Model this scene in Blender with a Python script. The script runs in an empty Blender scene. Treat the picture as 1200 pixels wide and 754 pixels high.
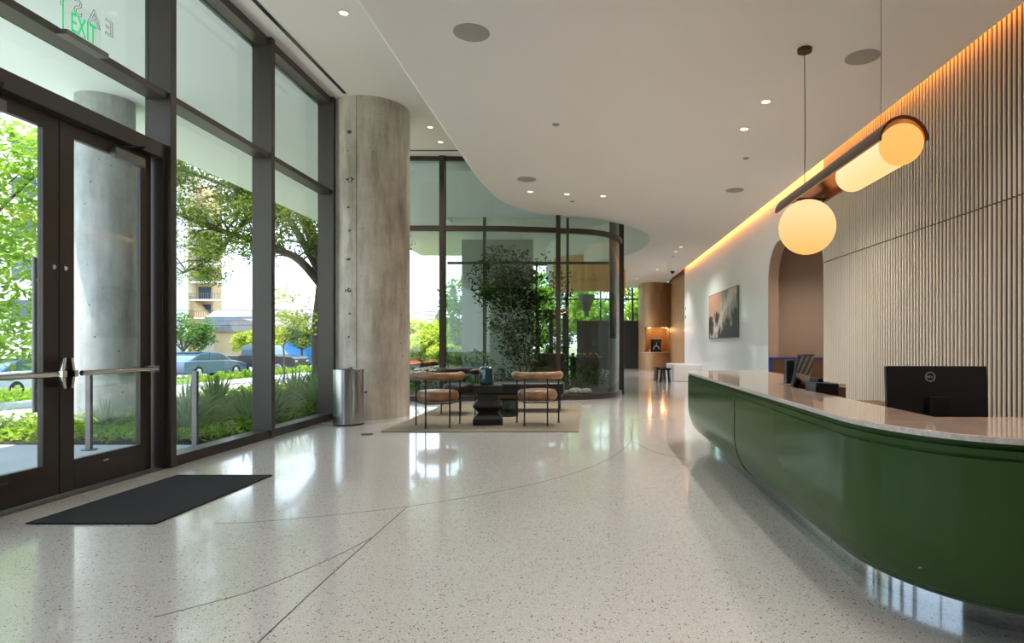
import bpy, math, random
from mathutils import Vector, Matrix, Euler
S = bpy.context.scene
COL = S.collection
PI = math.pi
# ---------------------------------------------------------------- camera
H = 1.15; F = 720.0; VX, VY = 690.0, 403.0
cd = bpy.data.cameras.new('camera'); cam = bpy.data.objects.new('camera', cd); COL.objects.link(cam)
cam.location = (0, 0, H); cam.rotation_euler = (PI/2, 0, 0)
cd.sensor_width = 36; cd.lens = F/1200*36
cd.shift_x = (600-VX)/1200; cd.shift_y = (VY-377)/1200
cd.clip_start = 0.05; cd.clip_end = 600
S.camera = cam
# ---------------------------------------------------------------- world, sun, exposure
S.view_settings.view_transform = 'Standard'; S.view_settings.look = 'None'
S.view_settings.gamma = 1; S.view_settings.use_curve_mapping = False
S.view_settings.exposure = 0.35
SKY = 3.1; SUN = 11.0; SPOT_W = 105.0
W = bpy.data.worlds.new('sky'); S.world = W; W.use_nodes = True
nt = W.node_tree; nt.nodes.clear()
wo = nt.nodes.new('ShaderNodeOutputWorld'); bg = nt.nodes.new('ShaderNodeBackground')
tc = nt.nodes.new('ShaderNodeTexCoord'); sx = nt.nodes.new('ShaderNodeSeparateXYZ'); cr = nt.nodes.new('ShaderNodeValToRGB')
nt.links.new(tc.outputs['Generated'], sx.inputs[0]); nt.links.new(sx.outputs['Z'], cr.inputs[0])
e = cr.color_ramp.elements
e[0].position = 0.0; e[0].color = (0.92, 0.96, 1.0, 1); e[1].position = 0.8; e[1].color = (0.34, 0.52, 0.88, 1)
k = cr.color_ramp.elements.new(0.25); k.color = (0.66, 0.82, 1.0, 1)
nt.links.new(cr.outputs[0], bg.inputs[0]); bg.inputs[1].default_value = SKY
nt.links.new(bg.outputs[0], wo.inputs[0])
sl = bpy.data.lights.new('sun', 'SUN'); sl.energy = SUN; sl.angle = math.radians(0.6); sl.color = (1, 0.93, 0.82)
sun = bpy.data.objects.new('sun', sl); COL.objects.link(sun)
sun.rotation_euler = Vector((0.29, 0.22, -1.0)).to_track_quat('-Z', 'Y').to_euler()
try:
    S.cycles.max_bounces = 9; S.cycles.diffuse_bounces = 5; S.cycles.glossy_bounces = 5
    S.cycles.transparent_max_bounces = 40; S.cycles.transmission_bounces = 6
    S.cycles.caustics_reflective = False; S.cycles.caustics_refractive = False
    S.cycles.sample_clamp_indirect = 6.0; S.cycles.use_denoising = True
except Exception: pass

# ---------------------------------------------------------------- materials
def lin(c):
    r = []
    for v in c[:3]:
        v = v/255.0
        r.append(v/12.92 if v <= 0.04045 else ((v+0.055)/1.055)**2.4)
    return (r[0], r[1], r[2], 1)
def pm(name, col, rough=0.5, metal=0.0, coat=0.0, spec=0.5, var=0.0, vscale=8.0, bump=0.0, bscale=60.0, stretch=(1,1,1), emit=None, estr=0.0, col2=None):
    m = bpy.data.materials.new(name); m.use_nodes = True
    n = m.node_tree.nodes; l = m.node_tree.links; b = n['Principled BSDF']
    c = lin(col)
    b.inputs['Base Color'].default_value = c
    b.inputs['Roughness'].default_value = rough; b.inputs['Metallic'].default_value = metal
    b.inputs['Specular IOR Level'].default_value = spec
    b.inputs['Coat Weight'].default_value = coat; b.inputs['Coat Roughness'].default_value = 0.04
    if emit:
        b.inputs['Emission Color'].default_value = lin(emit); b.inputs['Emission Strength'].default_value = estr
    t = n.new('ShaderNodeTexCoord'); mp = n.new('ShaderNodeMapping'); mp.inputs['Scale'].default_value = stretch
    l.new(t.outputs['Object'], mp.inputs[0])
    if var > 0 or col2:
        ns = n.new('ShaderNodeTexNoise'); ns.inputs['Scale'].default_value = vscale; ns.inputs['Detail'].default_value = 6
        l.new(mp.outputs[0], ns.inputs['Vector'])
        r = n.new('ShaderNodeValToRGB'); l.new(ns.outputs[0], r.inputs[0])
        e = r.color_ramp.elements; e[0].position = 0.32; e[1].position = 0.68
        if col2: e[0].color = lin(col2); e[1].color = c
        else:
            e[0].color = tuple(max(0, v*(1-var)) for v in c[:3])+(1,); e[1].color = tuple(min(1, v*(1+var)) for v in c[:3])+(1,)
        l.new(r.outputs[0], b.inputs['Base Color'])
    if bump > 0:
        nb = n.new('ShaderNodeTexNoise'); nb.inputs['Scale'].default_value = bscale; nb.inputs['Detail'].default_value = 5
        l.new(mp.outputs[0], nb.inputs['Vector'])
        bp = n.new('ShaderNodeBump'); bp.inputs['Strength'].default_value = bump; bp.inputs['Distance'].default_value = 0.01
        l.new(nb.outputs[0], bp.inputs['Height']); l.new(bp.outputs[0], b.inputs['Normal'])
    return m
def glass_mat(name, tint, refl=1.0):
    m = bpy.data.materials.new(name); m.use_nodes = True
    n = m.node_tree.nodes; l = m.node_tree.links; n.clear()
    o = n.new('ShaderNodeOutputMaterial'); t = n.new('ShaderNodeBsdfTransparent'); g = n.new('ShaderNodeBsdfGlossy')
    t.inputs[0].default_value = tint+(1,); g.inputs['Roughness'].default_value = 0.0
    f = n.new('ShaderNodeLayerWeight'); f.inputs[0].default_value = .5
    pw = n.new('ShaderNodeMath'); pw.operation = 'POWER'; pw.inputs[1].default_value = 5.0; l.new(f.outputs['Facing'], pw.inputs[0])
    mu = n.new('ShaderNodeMath'); mu.operation = 'MULTIPLY_ADD'; mu.inputs[1].default_value = .9*refl; mu.inputs[2].default_value = .035*refl; mu.use_clamp = True
    l.new(pw.outputs[0], mu.inputs[0]); mx = n.new('ShaderNodeMixShader')
    l.new(mu.outputs[0], mx.inputs[0]); l.new(t.outputs[0], mx.inputs[1]); l.new(g.outputs[0], mx.inputs[2])
    l.new(mx.outputs[0], o.inputs[0]); return m
def leaf_mat(name, c1, c2, trans=0.45):
    m = bpy.data.materials.new(name); m.use_nodes = True
    n = m.node_tree.nodes; l = m.node_tree.links; n.clear()
    o = n.new('ShaderNodeOutputMaterial'); d = n.new('ShaderNodeBsdfDiffuse'); t = n.new('ShaderNodeBsdfTranslucent')
    tcn = n.new('ShaderNodeTexCoord'); ns = n.new('ShaderNodeTexNoise'); ns.inputs['Scale'].default_value = 2.5; ns.inputs['Detail'].default_value = 8
    r = n.new('ShaderNodeValToRGB'); r.color_ramp.elements[0].position = .35; r.color_ramp.elements[1].position = .65
    r.color_ramp.elements[0].color = lin(c1); r.color_ramp.elements[1].color = lin(c2)
    l.new(tcn.outputs['Object'], ns.inputs['Vector']); l.new(ns.outputs[0], r.inputs[0])
    l.new(r.outputs[0], d.inputs[0]); l.new(r.outputs[0], t.inputs[0])
    mx = n.new('ShaderNodeMixShader'); mx.inputs[0].default_value = trans
    l.new(d.outputs[0], mx.inputs[1]); l.new(t.outputs[0], mx.inputs[2]); l.new(mx.outputs[0], o.inputs[0]); return m
def emit_mat(name, col, strength, col2=None, hi=1.0, lo=0.7):
    m = bpy.data.materials.new(name); m.use_nodes = True
    n = m.node_tree.nodes; l = m.node_tree.links; n.clear()
    o = n.new('ShaderNodeOutputMaterial'); em = n.new('ShaderNodeEmission')
    em.inputs[0].default_value = lin(col); em.inputs[1].default_value = strength
    if col2:
        tcn = n.new('ShaderNodeTexCoord'); sp = n.new('ShaderNodeSeparateXYZ'); r = n.new('ShaderNodeValToRGB')
        l.new(tcn.outputs['Generated'], sp.inputs[0]); l.new(sp.outputs['Z'], r.inputs[0])
        r.color_ramp.elements[0].position = 0.0; r.color_ramp.elements[0].color = lin(col2)
        r.color_ramp.elements[1].position = 0.75; r.color_ramp.elements[1].color = lin(col)
        l.new(r.outputs[0], em.inputs[0])
    l.new(em.outputs[0], o.inputs[0]); return m

def terrazzo():
    m = bpy.data.materials.new('terrazzo'); m.use_nodes = True
    n = m.node_tree.nodes; l = m.node_tree.links; b = n['Principled BSDF']
    t = n.new('ShaderNodeTexCoord')
    ns = n.new('ShaderNodeTexNoise'); ns.inputs['Scale'].default_value = 0.8; l.new(t.outputs['Object'], ns.inputs['Vector'])
    base = n.new('ShaderNodeValToRGB'); l.new(ns.outputs[0], base.inputs[0])
    base.color_ramp.elements[0].color = lin((190, 186, 180)); base.color_ramp.elements[1].color = lin((202, 198, 192))
    prev = base.outputs[0]
    for sc, thr, col, edge in ((150, .80, (150, 143, 136), .08), (105, .965, (48, 44, 44), .22), (170, .86, (224, 221, 216), .05), (95, .972, (128, 96, 78), .22)):
        v = n.new('ShaderNodeTexVoronoi'); v.inputs['Scale'].default_value = sc; l.new(t.outputs['Object'], v.inputs['Vector'])
        s = n.new('ShaderNodeSeparateColor'); l.new(v.outputs['Color'], s.inputs[0])
        g = n.new('ShaderNodeMath'); g.operation = 'GREATER_THAN'; g.inputs[1].default_value = thr; l.new(s.outputs[0], g.inputs[0])
        d = n.new('ShaderNodeMath'); d.operation = 'LESS_THAN'; d.inputs[1].default_value = .42; l.new(v.outputs['Distance'], d.inputs[0])
        mu = n.new('ShaderNodeMath'); mu.operation = 'MULTIPLY'; l.new(g.outputs[0], mu.inputs[0]); l.new(d.outputs[0], mu.inputs[1])
        mx = n.new('ShaderNodeMix'); mx.data_type = 'RGBA'; l.new(mu.outputs[0], mx.inputs[0]); l.new(prev, mx.inputs[6]); mx.inputs[7].default_value = lin(col)
        prev = mx.outputs[2]
    l.new(prev, b.inputs['Base Color'])
    b.inputs['Roughness'].default_value = 0.16; b.inputs['Specular IOR Level'].default_value = 0.6
    b.inputs['Coat Weight'].default_value = 0.5; b.inputs['Coat Roughness'].default_value = 0.05
    return m
def concrete(name, c1, c2, c3):
    m = bpy.data.materials.new(name); m.use_nodes = True
    n = m.node_tree.nodes; l = m.node_tree.links; b = n['Principled BSDF']
    t = n.new('ShaderNodeTexCoord')
    mp = n.new('ShaderNodeMapping'); mp.inputs['Scale'].default_value = (1, 1, .16); l.new(t.outputs['Object'], mp.inputs[0])
    ns = n.new('ShaderNodeTexNoise'); ns.inputs['Scale'].default_value = 5; ns.inputs['Detail'].default_value = 9; ns.inputs['Roughness'].default_value = .62; l.new(mp.outputs[0], ns.inputs['Vector'])
    r = n.new('ShaderNodeValToRGB'); l.new(ns.outputs[0], r.inputs[0]); e = r.color_ramp.elements
    e[0].position = .33; e[0].color = lin(c1); e[1].position = .66; e[1].color = lin(c3); k = e.new(.5); k.color = lin(c2)
    n2 = n.new('ShaderNodeTexNoise'); n2.inputs['Scale'].default_value = 2.2; n2.inputs['Detail'].default_value = 10; n2.inputs['Roughness'].default_value = .7; l.new(t.outputs['Object'], n2.inputs['Vector'])
    mx = n.new('ShaderNodeMix'); mx.data_type = 'RGBA'; mx.blend_type = 'OVERLAY'; mx.inputs[0].default_value = .55
    l.new(r.outputs[0], mx.inputs[6]); l.new(n2.outputs[0], mx.inputs[7])
    # small dark air holes
    v = n.new('ShaderNodeTexVoronoi'); v.inputs['Scale'].default_value = 5.5; l.new(t.outputs['Object'], v.inputs['Vector'])
    nn = n.new('ShaderNodeTexNoise'); nn.inputs['Scale'].default_value = 30; l.new(t.outputs['Object'], nn.inputs['Vector'])
    a = n.new('ShaderNodeMath'); a.operation = 'MULTIPLY_ADD'; a.inputs[1].default_value = .16; l.new(nn.outputs[0], a.inputs[0]); l.new(v.outputs['Distance'], a.inputs[2])
    g = n.new('ShaderNodeMath'); g.operation = 'LESS_THAN'; g.inputs[1].default_value = .135; l.new(a.outputs[0], g.inputs[0])
    m2 = n.new('ShaderNodeMix'); m2.data_type = 'RGBA'; l.new(g.outputs[0], m2.inputs[0]); l.new(mx.outputs[2], m2.inputs[6]); m2.inputs[7].default_value = lin((62, 52, 42))
    l.new(m2.outputs[2], b.inputs['Base Color']); b.inputs['Roughness'].default_value = .62
    bp = n.new('ShaderNodeBump'); bp.inputs['Strength'].default_value = .25; bp.inputs['Distance'].default_value = .01; l.new(n2.outputs[0], bp.inputs['Height']); l.new(bp.outputs[0], b.inputs['Normal'])
    return m
def wood(name, c1, c2, scale=(14, 14, 1.0), rough=.45):
    m = bpy.data.materials.new(name); m.use_nodes = True
    n = m.node_tree.nodes; l = m.node_tree.links; b = n['Principled BSDF']
    t = n.new('ShaderNodeTexCoord'); mp = n.new('ShaderNodeMapping'); mp.inputs['Scale'].default_value = scale; l.new(t.outputs['Object'], mp.inputs[0])
    ns = n.new('ShaderNodeTexNoise'); ns.inputs['Scale'].default_value = 1.5; ns.inputs['Detail'].default_value = 7; l.new(mp.outputs[0], ns.inputs['Vector'])
    r = n.new('ShaderNodeValToRGB'); l.new(ns.outputs[0], r.inputs[0]); e = r.color_ramp.elements
    e[0].position = .3; e[0].color = lin(c1); e[1].position = .7; e[1].color = lin(c2)
    l.new(r.outputs[0], b.inputs['Base Color']); b.inputs['Roughness'].default_value = rough
    return m

M = {}
M['terrazzo'] = terrazzo()
M['white'] = pm('white_plaster', (232, 228, 224), .7)
M['soffit'] = pm('soffit_plaster', (232, 240, 246), .75)
M['wallw'] = pm('white_wall', (238, 238, 240), .38, coat=.25)
M['bronze'] = pm('dark_bronze_aluminium', (52, 44, 38), .38, metal=.35, coat=.15)
M['mull'] = pm('mullion_bronze', (72, 66, 61), .42, metal=.35)
M['glass'] = glass_mat('clear_glass', (.95, .975, .965), 1.0)
M['glass_c'] = glass_mat('curved_glass', (.90, .955, .935), 1.15)
M['steel'] = pm('brushed_steel', (188, 188, 190), .25, metal=1.0, var=.05, vscale=30, stretch=(20, 20, .3))
M['chrome'] = pm('chrome', (205, 200, 196), .12, metal=1.0)
M['mirror'] = pm('mirror_plinth', (214, 214, 216), .05, metal=1.0)
M['grey'] = pm('grey_metal', (112, 110, 108), .4, metal=.6)
M['conc'] = concrete('board_formed_concrete', (146, 134, 118), (180, 170, 156), (200, 191, 176))
M['concx'] = concrete('smooth_concrete', (150, 152, 152), (168, 171, 172), (182, 185, 186))
M['concw'] = pm('grey_plaster', (150, 148, 140), .8)
M['seam'] = pm('seam', (72, 62, 54), .8)
M['green'] = pm('green_lacquer', (52, 74, 42), .13, coat=.0, spec=.22)
M['green'].node_tree.nodes['Principled BSDF'].inputs['IOR'].default_value = 1.25
M['greend'] = pm('dark_green_joint', (20, 32, 20), .3)
M['stone'] = pm('pink_quartzite', (204, 176, 158), .10, coat=.5, col2=(178, 146, 128), vscale=9)
M['stonee'] = pm('honed_stone_edge', (182, 174, 170), .35, var=.2, vscale=60)
M['ridge'] = pm('limed_flute', (212, 202, 186), .5, var=.04, vscale=3, stretch=(1, 1, .2))
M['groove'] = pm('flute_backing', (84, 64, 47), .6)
M['black'] = pm('black_plastic', (12, 13, 16), .38)
M['blackm'] = pm('black_metal', (20, 18, 17), .4, metal=.3)
M['blackl'] = pm('black_leather', (20, 17, 17), .5, bump=.1, bscale=120)
M['tan'] = pm('tan_leather', (148, 108, 72), .34, col2=(100, 66, 40), vscale=5, bump=.08, bscale=90)
M['brownl'] = pm('brown_leather', (92, 56, 38), .45, var=.15)
M['table'] = pm('charred_wood', (17, 14, 14), .5, var=.25, vscale=6, bump=.2, bscale=40)
M['rug'] = pm('flat_woven_rug', (132, 122, 102), .95, col2=(112, 103, 84), vscale=14, stretch=(1, 6, 1), bump=.4, bscale=200)
M['mat'] = pm('charcoal_entrance_mat', (25, 24, 26), .95, col2=(14, 13, 15), vscale=60, bump=.7, bscale=180)
M['wood'] = wood('light_oak_veneer', (150, 112, 78), (184, 146, 108))
M['amber'] = wood('amber_wood', (196, 140, 66), (226, 172, 92), (6, 6, .6))
M['taupe'] = pm('taupe_wall', (158, 134, 114), .7)
M['brown'] = pm('brown_cabinet', (92, 60, 36), .45)
M['blue'] = pm('blue_trim', (20, 52, 150), .4)
M['teal'] = pm('teal_glaze', (14, 62, 66), .12, coat=.8, var=.2)
M['smoke'] = glass_mat('smoked_glass', (.42, .5, .48), 1.3)
M['brass'] = pm('aged_brass', (84, 66, 48), .32, metal=.8)
M['copper'] = pm('copper_lining', (176, 108, 56), .25, metal=.9)
M['globe'] = emit_mat('opal_glass_lit', (255, 216, 158), .92, (255, 186, 104))
M['tubel'] = emit_mat('opal_tube_lit', (255, 222, 176), 1.0, (255, 205, 140))
M['globe2'] = emit_mat('opal_end_lit', (255, 196, 108), .82, (250, 190, 100))
M['dl'] = emit_mat('downlight_lens', (255, 230, 186), 2.2)
M['cove'] = emit_mat('cove_strip', (255, 160, 78), 10.0)
M['warm'] = emit_mat('warm_strip', (255, 168, 84), 30.0)
M['exitg'] = emit_mat('exit_green', (40, 205, 120), 0.9)
M['clearp'] = glass_mat('clear_acrylic', (.96, .99, .97), 1.0)
M['spk'] = pm('speaker_grille', (160, 156, 150), .8)
M['dark'] = pm('dark_panel', (38, 36, 34), .4)
M['logo'] = pm('silver_print', (180, 186, 190), .35, metal=.4)
M['screen'] = pm('screen_glass', (14, 15, 17), .06, coat=.8)
M['patio'] = pm('patio_paving', (176, 178, 182), .7, var=.06, vscale=2)
M['sidewalk'] = pm('sidewalk_concrete', (206, 202, 194), .8, var=.06, vscale=1)
M['asph'] = pm('asphalt', (128, 126, 124), .9, var=.1)
M['soil'] = pm('mulch_soil', (66, 56, 38), .95, col2=(46, 40, 26), vscale=10, bump=.5, bscale=30)
M['lawn'] = pm('lawn', (112, 140, 52), .95, col2=(78, 108, 34), vscale=3, bump=.6, bscale=30)
M['ground'] = pm('far_ground', (120, 126, 84), .95, var=.15, vscale=.2)
M['bark'] = pm('bark', (72, 60, 50), .9, var=.2, bump=.5, bscale=14)
M['stem'] = pm('pale_bark', (104, 92, 76), .9)
M['oak'] = leaf_mat('oak_leaves', (72, 92, 34), (134, 152, 62))
M['bright'] = leaf_mat('bright_leaves', (120, 160, 50), (178, 204, 88))
M['ylw'] = leaf_mat('yellow_green_leaves', (150, 168, 48), (196, 204, 92))
M['mid'] = leaf_mat('mid_green_leaves', (74, 112, 46), (122, 152, 78))
M['dkleaf'] = leaf_mat('dark_leaves', (44, 62, 30), (78, 98, 46), .3)
M['yucca'] = leaf_mat('yucca_blades', (112, 138, 88), (168, 184, 136), .3)
M['gcov'] = leaf_mat('groundcover_leaves', (96, 134, 38), (160, 188, 70))
M['tanb'] = pm('tan_render', (202, 170, 134), .85)
M['cream'] = pm('cream_render', (226, 214, 190), .85)
M['whiteb'] = pm('white_cladding', (224, 224, 222), .8)
M['roofm'] = pm('grey_shingles', (128, 126, 128), .9, var=.1)
M['winb'] = pm('window_dark', (58, 72, 92), .15)
M['paintb'] = pm('blue_grey_paint', (70, 92, 118), .2, coat=1, metal=.3)
M['paintk'] = pm('black_paint', (20, 21, 24), .3, coat=.3)
M['paintw'] = pm('white_paint', (226, 228, 230), .25, coat=1)
M['paintv'] = pm('bright_blue_paint', (20, 120, 190), .25, coat=1)
M['paintr'] = pm('red_paint', (188, 38, 30), .3, coat=1)
M['tyre'] = pm('tyre', (22, 22, 23), .8)
M['carglass'] = pm('car_glass', (60, 84, 104), .05, coat=.8)
M['rock'] = pm('pale_rock', (176, 168, 156), .8, var=.2, bump=.5, bscale=10)
M['conered'] = pm('red_plastic', (212, 52, 30), .5)

# ---------------------------------------------------------------- mesh builder
def world_of(o):
    m = Matrix.Identity(4)
    while o is not None:
        m = (Matrix.Translation(o.location) @ o.rotation_euler.to_matrix().to_4x4()) @ m
        o = o.parent
    return m
def props(o, label=None, cat=None, group=None, kind=None):
    if label: o['label'] = label
    if cat: o['category'] = cat
    if group: o['group'] = group
    if kind: o['kind'] = kind
    return o
def empty(name, loc, rz=0, **kw):
    o = bpy.data.objects.new(name, None); COL.objects.link(o); o.location = loc; o.rotation_euler = (0, 0, rz)
    o.empty_display_size = .1
    return props(o, **kw)
class MB:
    def __init__(s): s.v = []; s.f = []
    def add(s, vs, fs, m=None):
        b = len(s.v)
        s.v += [tuple(m @ Vector(p)) for p in vs] if m else [tuple(p) for p in vs]
        s.f += [tuple(b+i for i in f) for f in fs]; return s
    def box(s, x0, x1, y0, y1, z0, z1, m=None):
        return s.add([(x0, y0, z0), (x1, y0, z0), (x1, y1, z0), (x0, y1, z0), (x0, y0, z1), (x1, y0, z1), (x1, y1, z1), (x0, y1, z1)],
                     [(0, 3, 2, 1), (4, 5, 6, 7), (0, 1, 5, 4), (1, 2, 6, 5), (2, 3, 7, 6), (3, 0, 4, 7)], m)
    def tube(s, pts, r, seg=10, caps=True):
        pts = [Vector(p) for p in pts]; n = len(pts)
        rs = r if isinstance(r, (list, tuple)) else [r]*n
        vs = []; fs = []
        up = None
        for i, p in enumerate(pts):
            t = (pts[min(i+1, n-1)]-pts[max(i-1, 0)]).normalized()
            if up is None:
                up = Vector((0, 0, 1)) if abs(t.z) < .9 else Vector((1, 0, 0))
            a = t.cross(up).normalized(); b = a.cross(t).normalized(); up = b
            for j in range(seg):
                q = 2*PI*j/seg
                vs.append(p+a*math.cos(q)*rs[i]+b*math.sin(q)*rs[i])
        for i in range(n-1):
            for j in range(seg):
                k = (j+1) % seg
                fs.append((i*seg+j, i*seg+k, (i+1)*seg+k, (i+1)*seg+j))
        if caps:
            fs.append(tuple(range(seg-1, -1, -1))); fs.append(tuple(range((n-1)*seg, n*seg)))
        return s.add(vs, fs)
    def cyl(s, x, y, z0, z1, r, seg=32, r1=None):
        return s.lathe([(r, z0), (r if r1 is None else r1, z1)], (x, y, 0), seg, True)
    def lathe(s, prof, c=(0, 0, 0), seg=32, caps=False, m=None):
        vs = []; fs = []; n = len(prof)
        for r, z in prof:
            for j in range(seg):
                q = 2*PI*j/seg; vs.append((c[0]+r*math.cos(q), c[1]+r*math.sin(q), c[2]+z))
        for i in range(n-1):
            for j in range(seg):
                k = (j+1) % seg
                fs.append((i*seg+j, i*seg+k, (i+1)*seg+k, (i+1)*seg+j))
        if caps:
            fs.append(tuple(range(seg-1, -1, -1))); fs.append(tuple(range((n-1)*seg, n*seg)))
        return s.add(vs, fs, m)
    def sphere(s, c, r, seg=32, rings=18, sc=(1, 1, 1)):
        vs = []; fs = []
        for i in range(rings+1):
            a = -PI/2+PI*i/rings
            for j in range(seg):
                q = 2*PI*j/seg
                vs.append((c[0]+sc[0]*r*math.cos(a)*math.cos(q), c[1]+sc[1]*r*math.cos(a)*math.sin(q), c[2]+sc[2]*r*math.sin(a)))
        for i in range(rings):
            for j in range(seg):
                k = (j+1) % seg; fs.append((i*seg+j, i*seg+k, (i+1)*seg+k, (i+1)*seg+j))
        return s.add(vs, fs)
    def prism(s, poly, z0, z1):
        n = len(poly)
        vs = [(p[0], p[1], z0) for p in poly]+[(p[0], p[1], z1) for p in poly]
        fs = [tuple(range(n-1, -1, -1)), tuple(range(n, 2*n))]+[(i, (i+1) % n, n+(i+1) % n, n+i) for i in range(n)]
        return s.add(vs, fs)
    def extr(s, poly, axis, a0, a1, m=None):   # poly in the two other axes
        n = len(poly)
        def P(p, a):
            return (a, p[0], p[1]) if axis == 'x' else (p[0], a, p[1])
        vs = [P(p, a0) for p in poly]+[P(p, a1) for p in poly]
        fs = [tuple(range(n-1, -1, -1)), tuple(range(n, 2*n))]+[(i, (i+1) % n, n+(i+1) % n, n+i) for i in range(n)]
        return s.add(vs, fs, m)
    def ribbon(s, path, t, z0, z1):            # wall of thickness t along an open path
        n = len(path); L = []; R = []
        for i in range(n):
            a = Vector(path[max(i-1, 0)][:2]); b = Vector(path[min(i+1, n-1)][:2]); d = (b-a).normalized(); nn = Vector((-d.y, d.x))*t/2
            p = Vector(path[i][:2]); L.append(p+nn); R.append(p-nn)
        return s.prism([tuple(p) for p in R]+[tuple(p) for p in reversed(L)], z0, z1)
    def strip(s, path, w, z0, z1):
        for i in range(len(path)-1):
            s.ribbon([path[i], path[i+1]], w, z0, z1)
        return s
    def build(s, name, mat, parent=None, bevel=0, smooth=True, angle=32, fix=False, seg=2, **kw):
        me = bpy.data.meshes.new(name)
        xs = [v[0] for v in s.v]; ys = [v[1] for v in s.v]; zs = [v[2] for v in s.v]
        c = Vector(((min(xs)+max(xs))/2, (min(ys)+max(ys))/2, min(zs)))
        if parent is not None:
            inv = world_of(parent).inverted()
            cl = inv @ c
            vs = [inv @ Vector(v)-cl for v in s.v]
        else:
            cl = c; vs = [Vector(v)-c for v in s.v]
        me.from_pydata([tuple(v) for v in vs], [], s.f)
        me.validate(); me.materials.append(mat)
        if fix:
            import bmesh
            bm = bmesh.new(); bm.from_mesh(me); bmesh.ops.remove_doubles(bm, verts=bm.verts, dist=1e-5); bmesh.ops.recalc_face_normals(bm, faces=bm.faces); bm.to_mesh(me); bm.free()
        if smooth:
            for p in me.polygons: p.use_smooth = True
            me.set_sharp_from_angle(angle=math.radians(angle))
        me.update()
        o = bpy.data.objects.new(name, me); COL.objects.link(o); o.location = cl
        if parent is not None: o.parent = parent
        if bevel:
            md = o.modifiers.new('bevel', 'BEVEL'); md.width = bevel; md.segments = seg; md.limit_method = 'ANGLE'; md.angle_limit = math.radians(35)
            md.harden_normals = True
        return props(o, **kw)
def copy_tree(o, parent=None):
    c = o.copy(); COL.objects.link(c); c.parent = parent
    for ch in [x for x in bpy.data.objects if x.parent == o]:
        copy_tree(ch, c)
    return c
def spline(pts, n=8):
    out = []
    P = [Vector(p) for p in pts]
    for i in range(len(P)-1):
        p0 = P[max(i-1, 0)]; p1 = P[i]; p2 = P[i+1]; p3 = P[min(i+2, len(P)-1)]
        for j in range(n):
            t = j/n
            out.append(.5*((2*p1)+(-p0+p2)*t+(2*p0-5*p1+4*p2-p3)*t*t+(-p0+3*p1-3*p2+p3)*t**3))
    out.append(P[-1]); return [tuple(v) for v in out]
def flr(x, y, z=0):      # floor point seen at a pixel: used for laying out the joints in the terrazzo
    return ((x-VX)*(H-z)/(y-VY), F*(H-z)/(y-VY))
def text_mesh(name, body, size, mat, parent, loc, rot, extrude=.002, outline=0, xs=1.0, **kw):
    cu = bpy.data.curves.new(name, 'FONT'); cu.body = body; cu.size = size; cu.align_x = 'CENTER'; cu.align_y = 'CENTER'
    if outline:
        cu.fill_mode = 'NONE'; cu.bevel_depth = outline; cu.extrude = 0
    else: cu.extrude = extrude
    if 'space' in kw: cu.space_character = kw.pop('space')
    tmp = bpy.data.objects.new(name, cu); COL.objects.link(tmp); bpy.context.view_layer.update()
    me = bpy.data.meshes.new_from_object(tmp.evaluated_get(bpy.context.evaluated_depsgraph_get())); bpy.data.objects.remove(tmp)
    me.name = name; me.materials.clear(); me.materials.append(mat)
    for v in me.vertices: v.co.x *= xs
    o = bpy.data.objects.new(name, me); COL.objects.link(o)
    o.location = Vector(loc)-(Vector(parent.location) if parent else Vector((0, 0, 0))); o.rotation_euler = rot
    if parent: o.parent = parent
    return props(o, **kw)

# ================================================================ THE BUILDING
XG = -4.07       # glass plane of the street facade
XI = -3.85       # inner face of its mullions
ZU = 4.88        # upper ceiling
ZL = 3.75        # lower ceiling
XW = 3.46        # right wall
fl = MB().box(-4.09, 6.2, -4.2, 29.0, -.12, 0).build('floor', M['terrazzo'], label='pale polished terrazzo floor with fine dark chips', cat='floor', kind='structure')
for path in ([(302, 754), (390, 672), (477.5, 594)],
             [(250, 614), (300, 612), (390, 604), (477.5, 594), (550, 582.5), (625, 567.5), (675, 554), (715, 537.5), (735, 522.5), (740, 512.5), (737.5, 500)],
             [(180, 724), (250, 706), (300, 691.5), (350, 671.5), (400, 649), (435, 631)],
             [(742, 517.5), (765, 529), (805, 539)]):
    w = spline([flr(*p)+(0,) for p in path], 6)
    MB().strip(w, .007, -.001, .0006).build('divider_strip', M['seam'], fl)
MB().cyl(*flr(430, 509.5), 0, .006, .075, 28).build('floor_outlet', M['brass'], label='round brass outlet cover set in the floor near the rug', cat='floor outlet')

# lower ceiling slab with its S-shaped edge
edge = spline([(-1.78, -4.1, 0), (-1.78, 4, 0), (-1.78, 8.9, 0), (-1.74, 10.2, 0), (-1.63, 11.15, 0), (-1.38, 11.8, 0), (-1.05, 12.3, 0), (-.62, 12.66, 0), (-.15, 12.85, 0), (.3, 13.05, 0), (.65, 13.35, 0), (1.0, 13.85, 0), (1.3, 14.4, 0), (1.47, 15.1, 0), (1.48, 16.0, 0), (1.38, 17.0, 0), (1.12, 18.0, 0), (.7, 18.8, 0), (.1, 19.6, 0), (-.6, 20.6, 0), (-1.3, 22.2, 0), (-1.7, 24.5, 0), (-1.8, 28.7, 0)], 6)
slab = [(p[0], p[1]) for p in edge]+[(3.345, 28.7), (3.345, -4.1)]
MB().prism(slab[::-1], ZL, ZU+.02).build('ceiling_lower', M['white'], bevel=.05, seg=4, angle=40, label='lower plaster ceiling with a sweeping curved edge', cat='ceiling', kind='structure')
MB().box(-4.07, 6.2, -4.2, 29.0, ZU, ZU+.3).build('ceiling_upper', M['white'], label='upper plaster ceiling beside the street windows', cat='ceiling', kind='structure')
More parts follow.
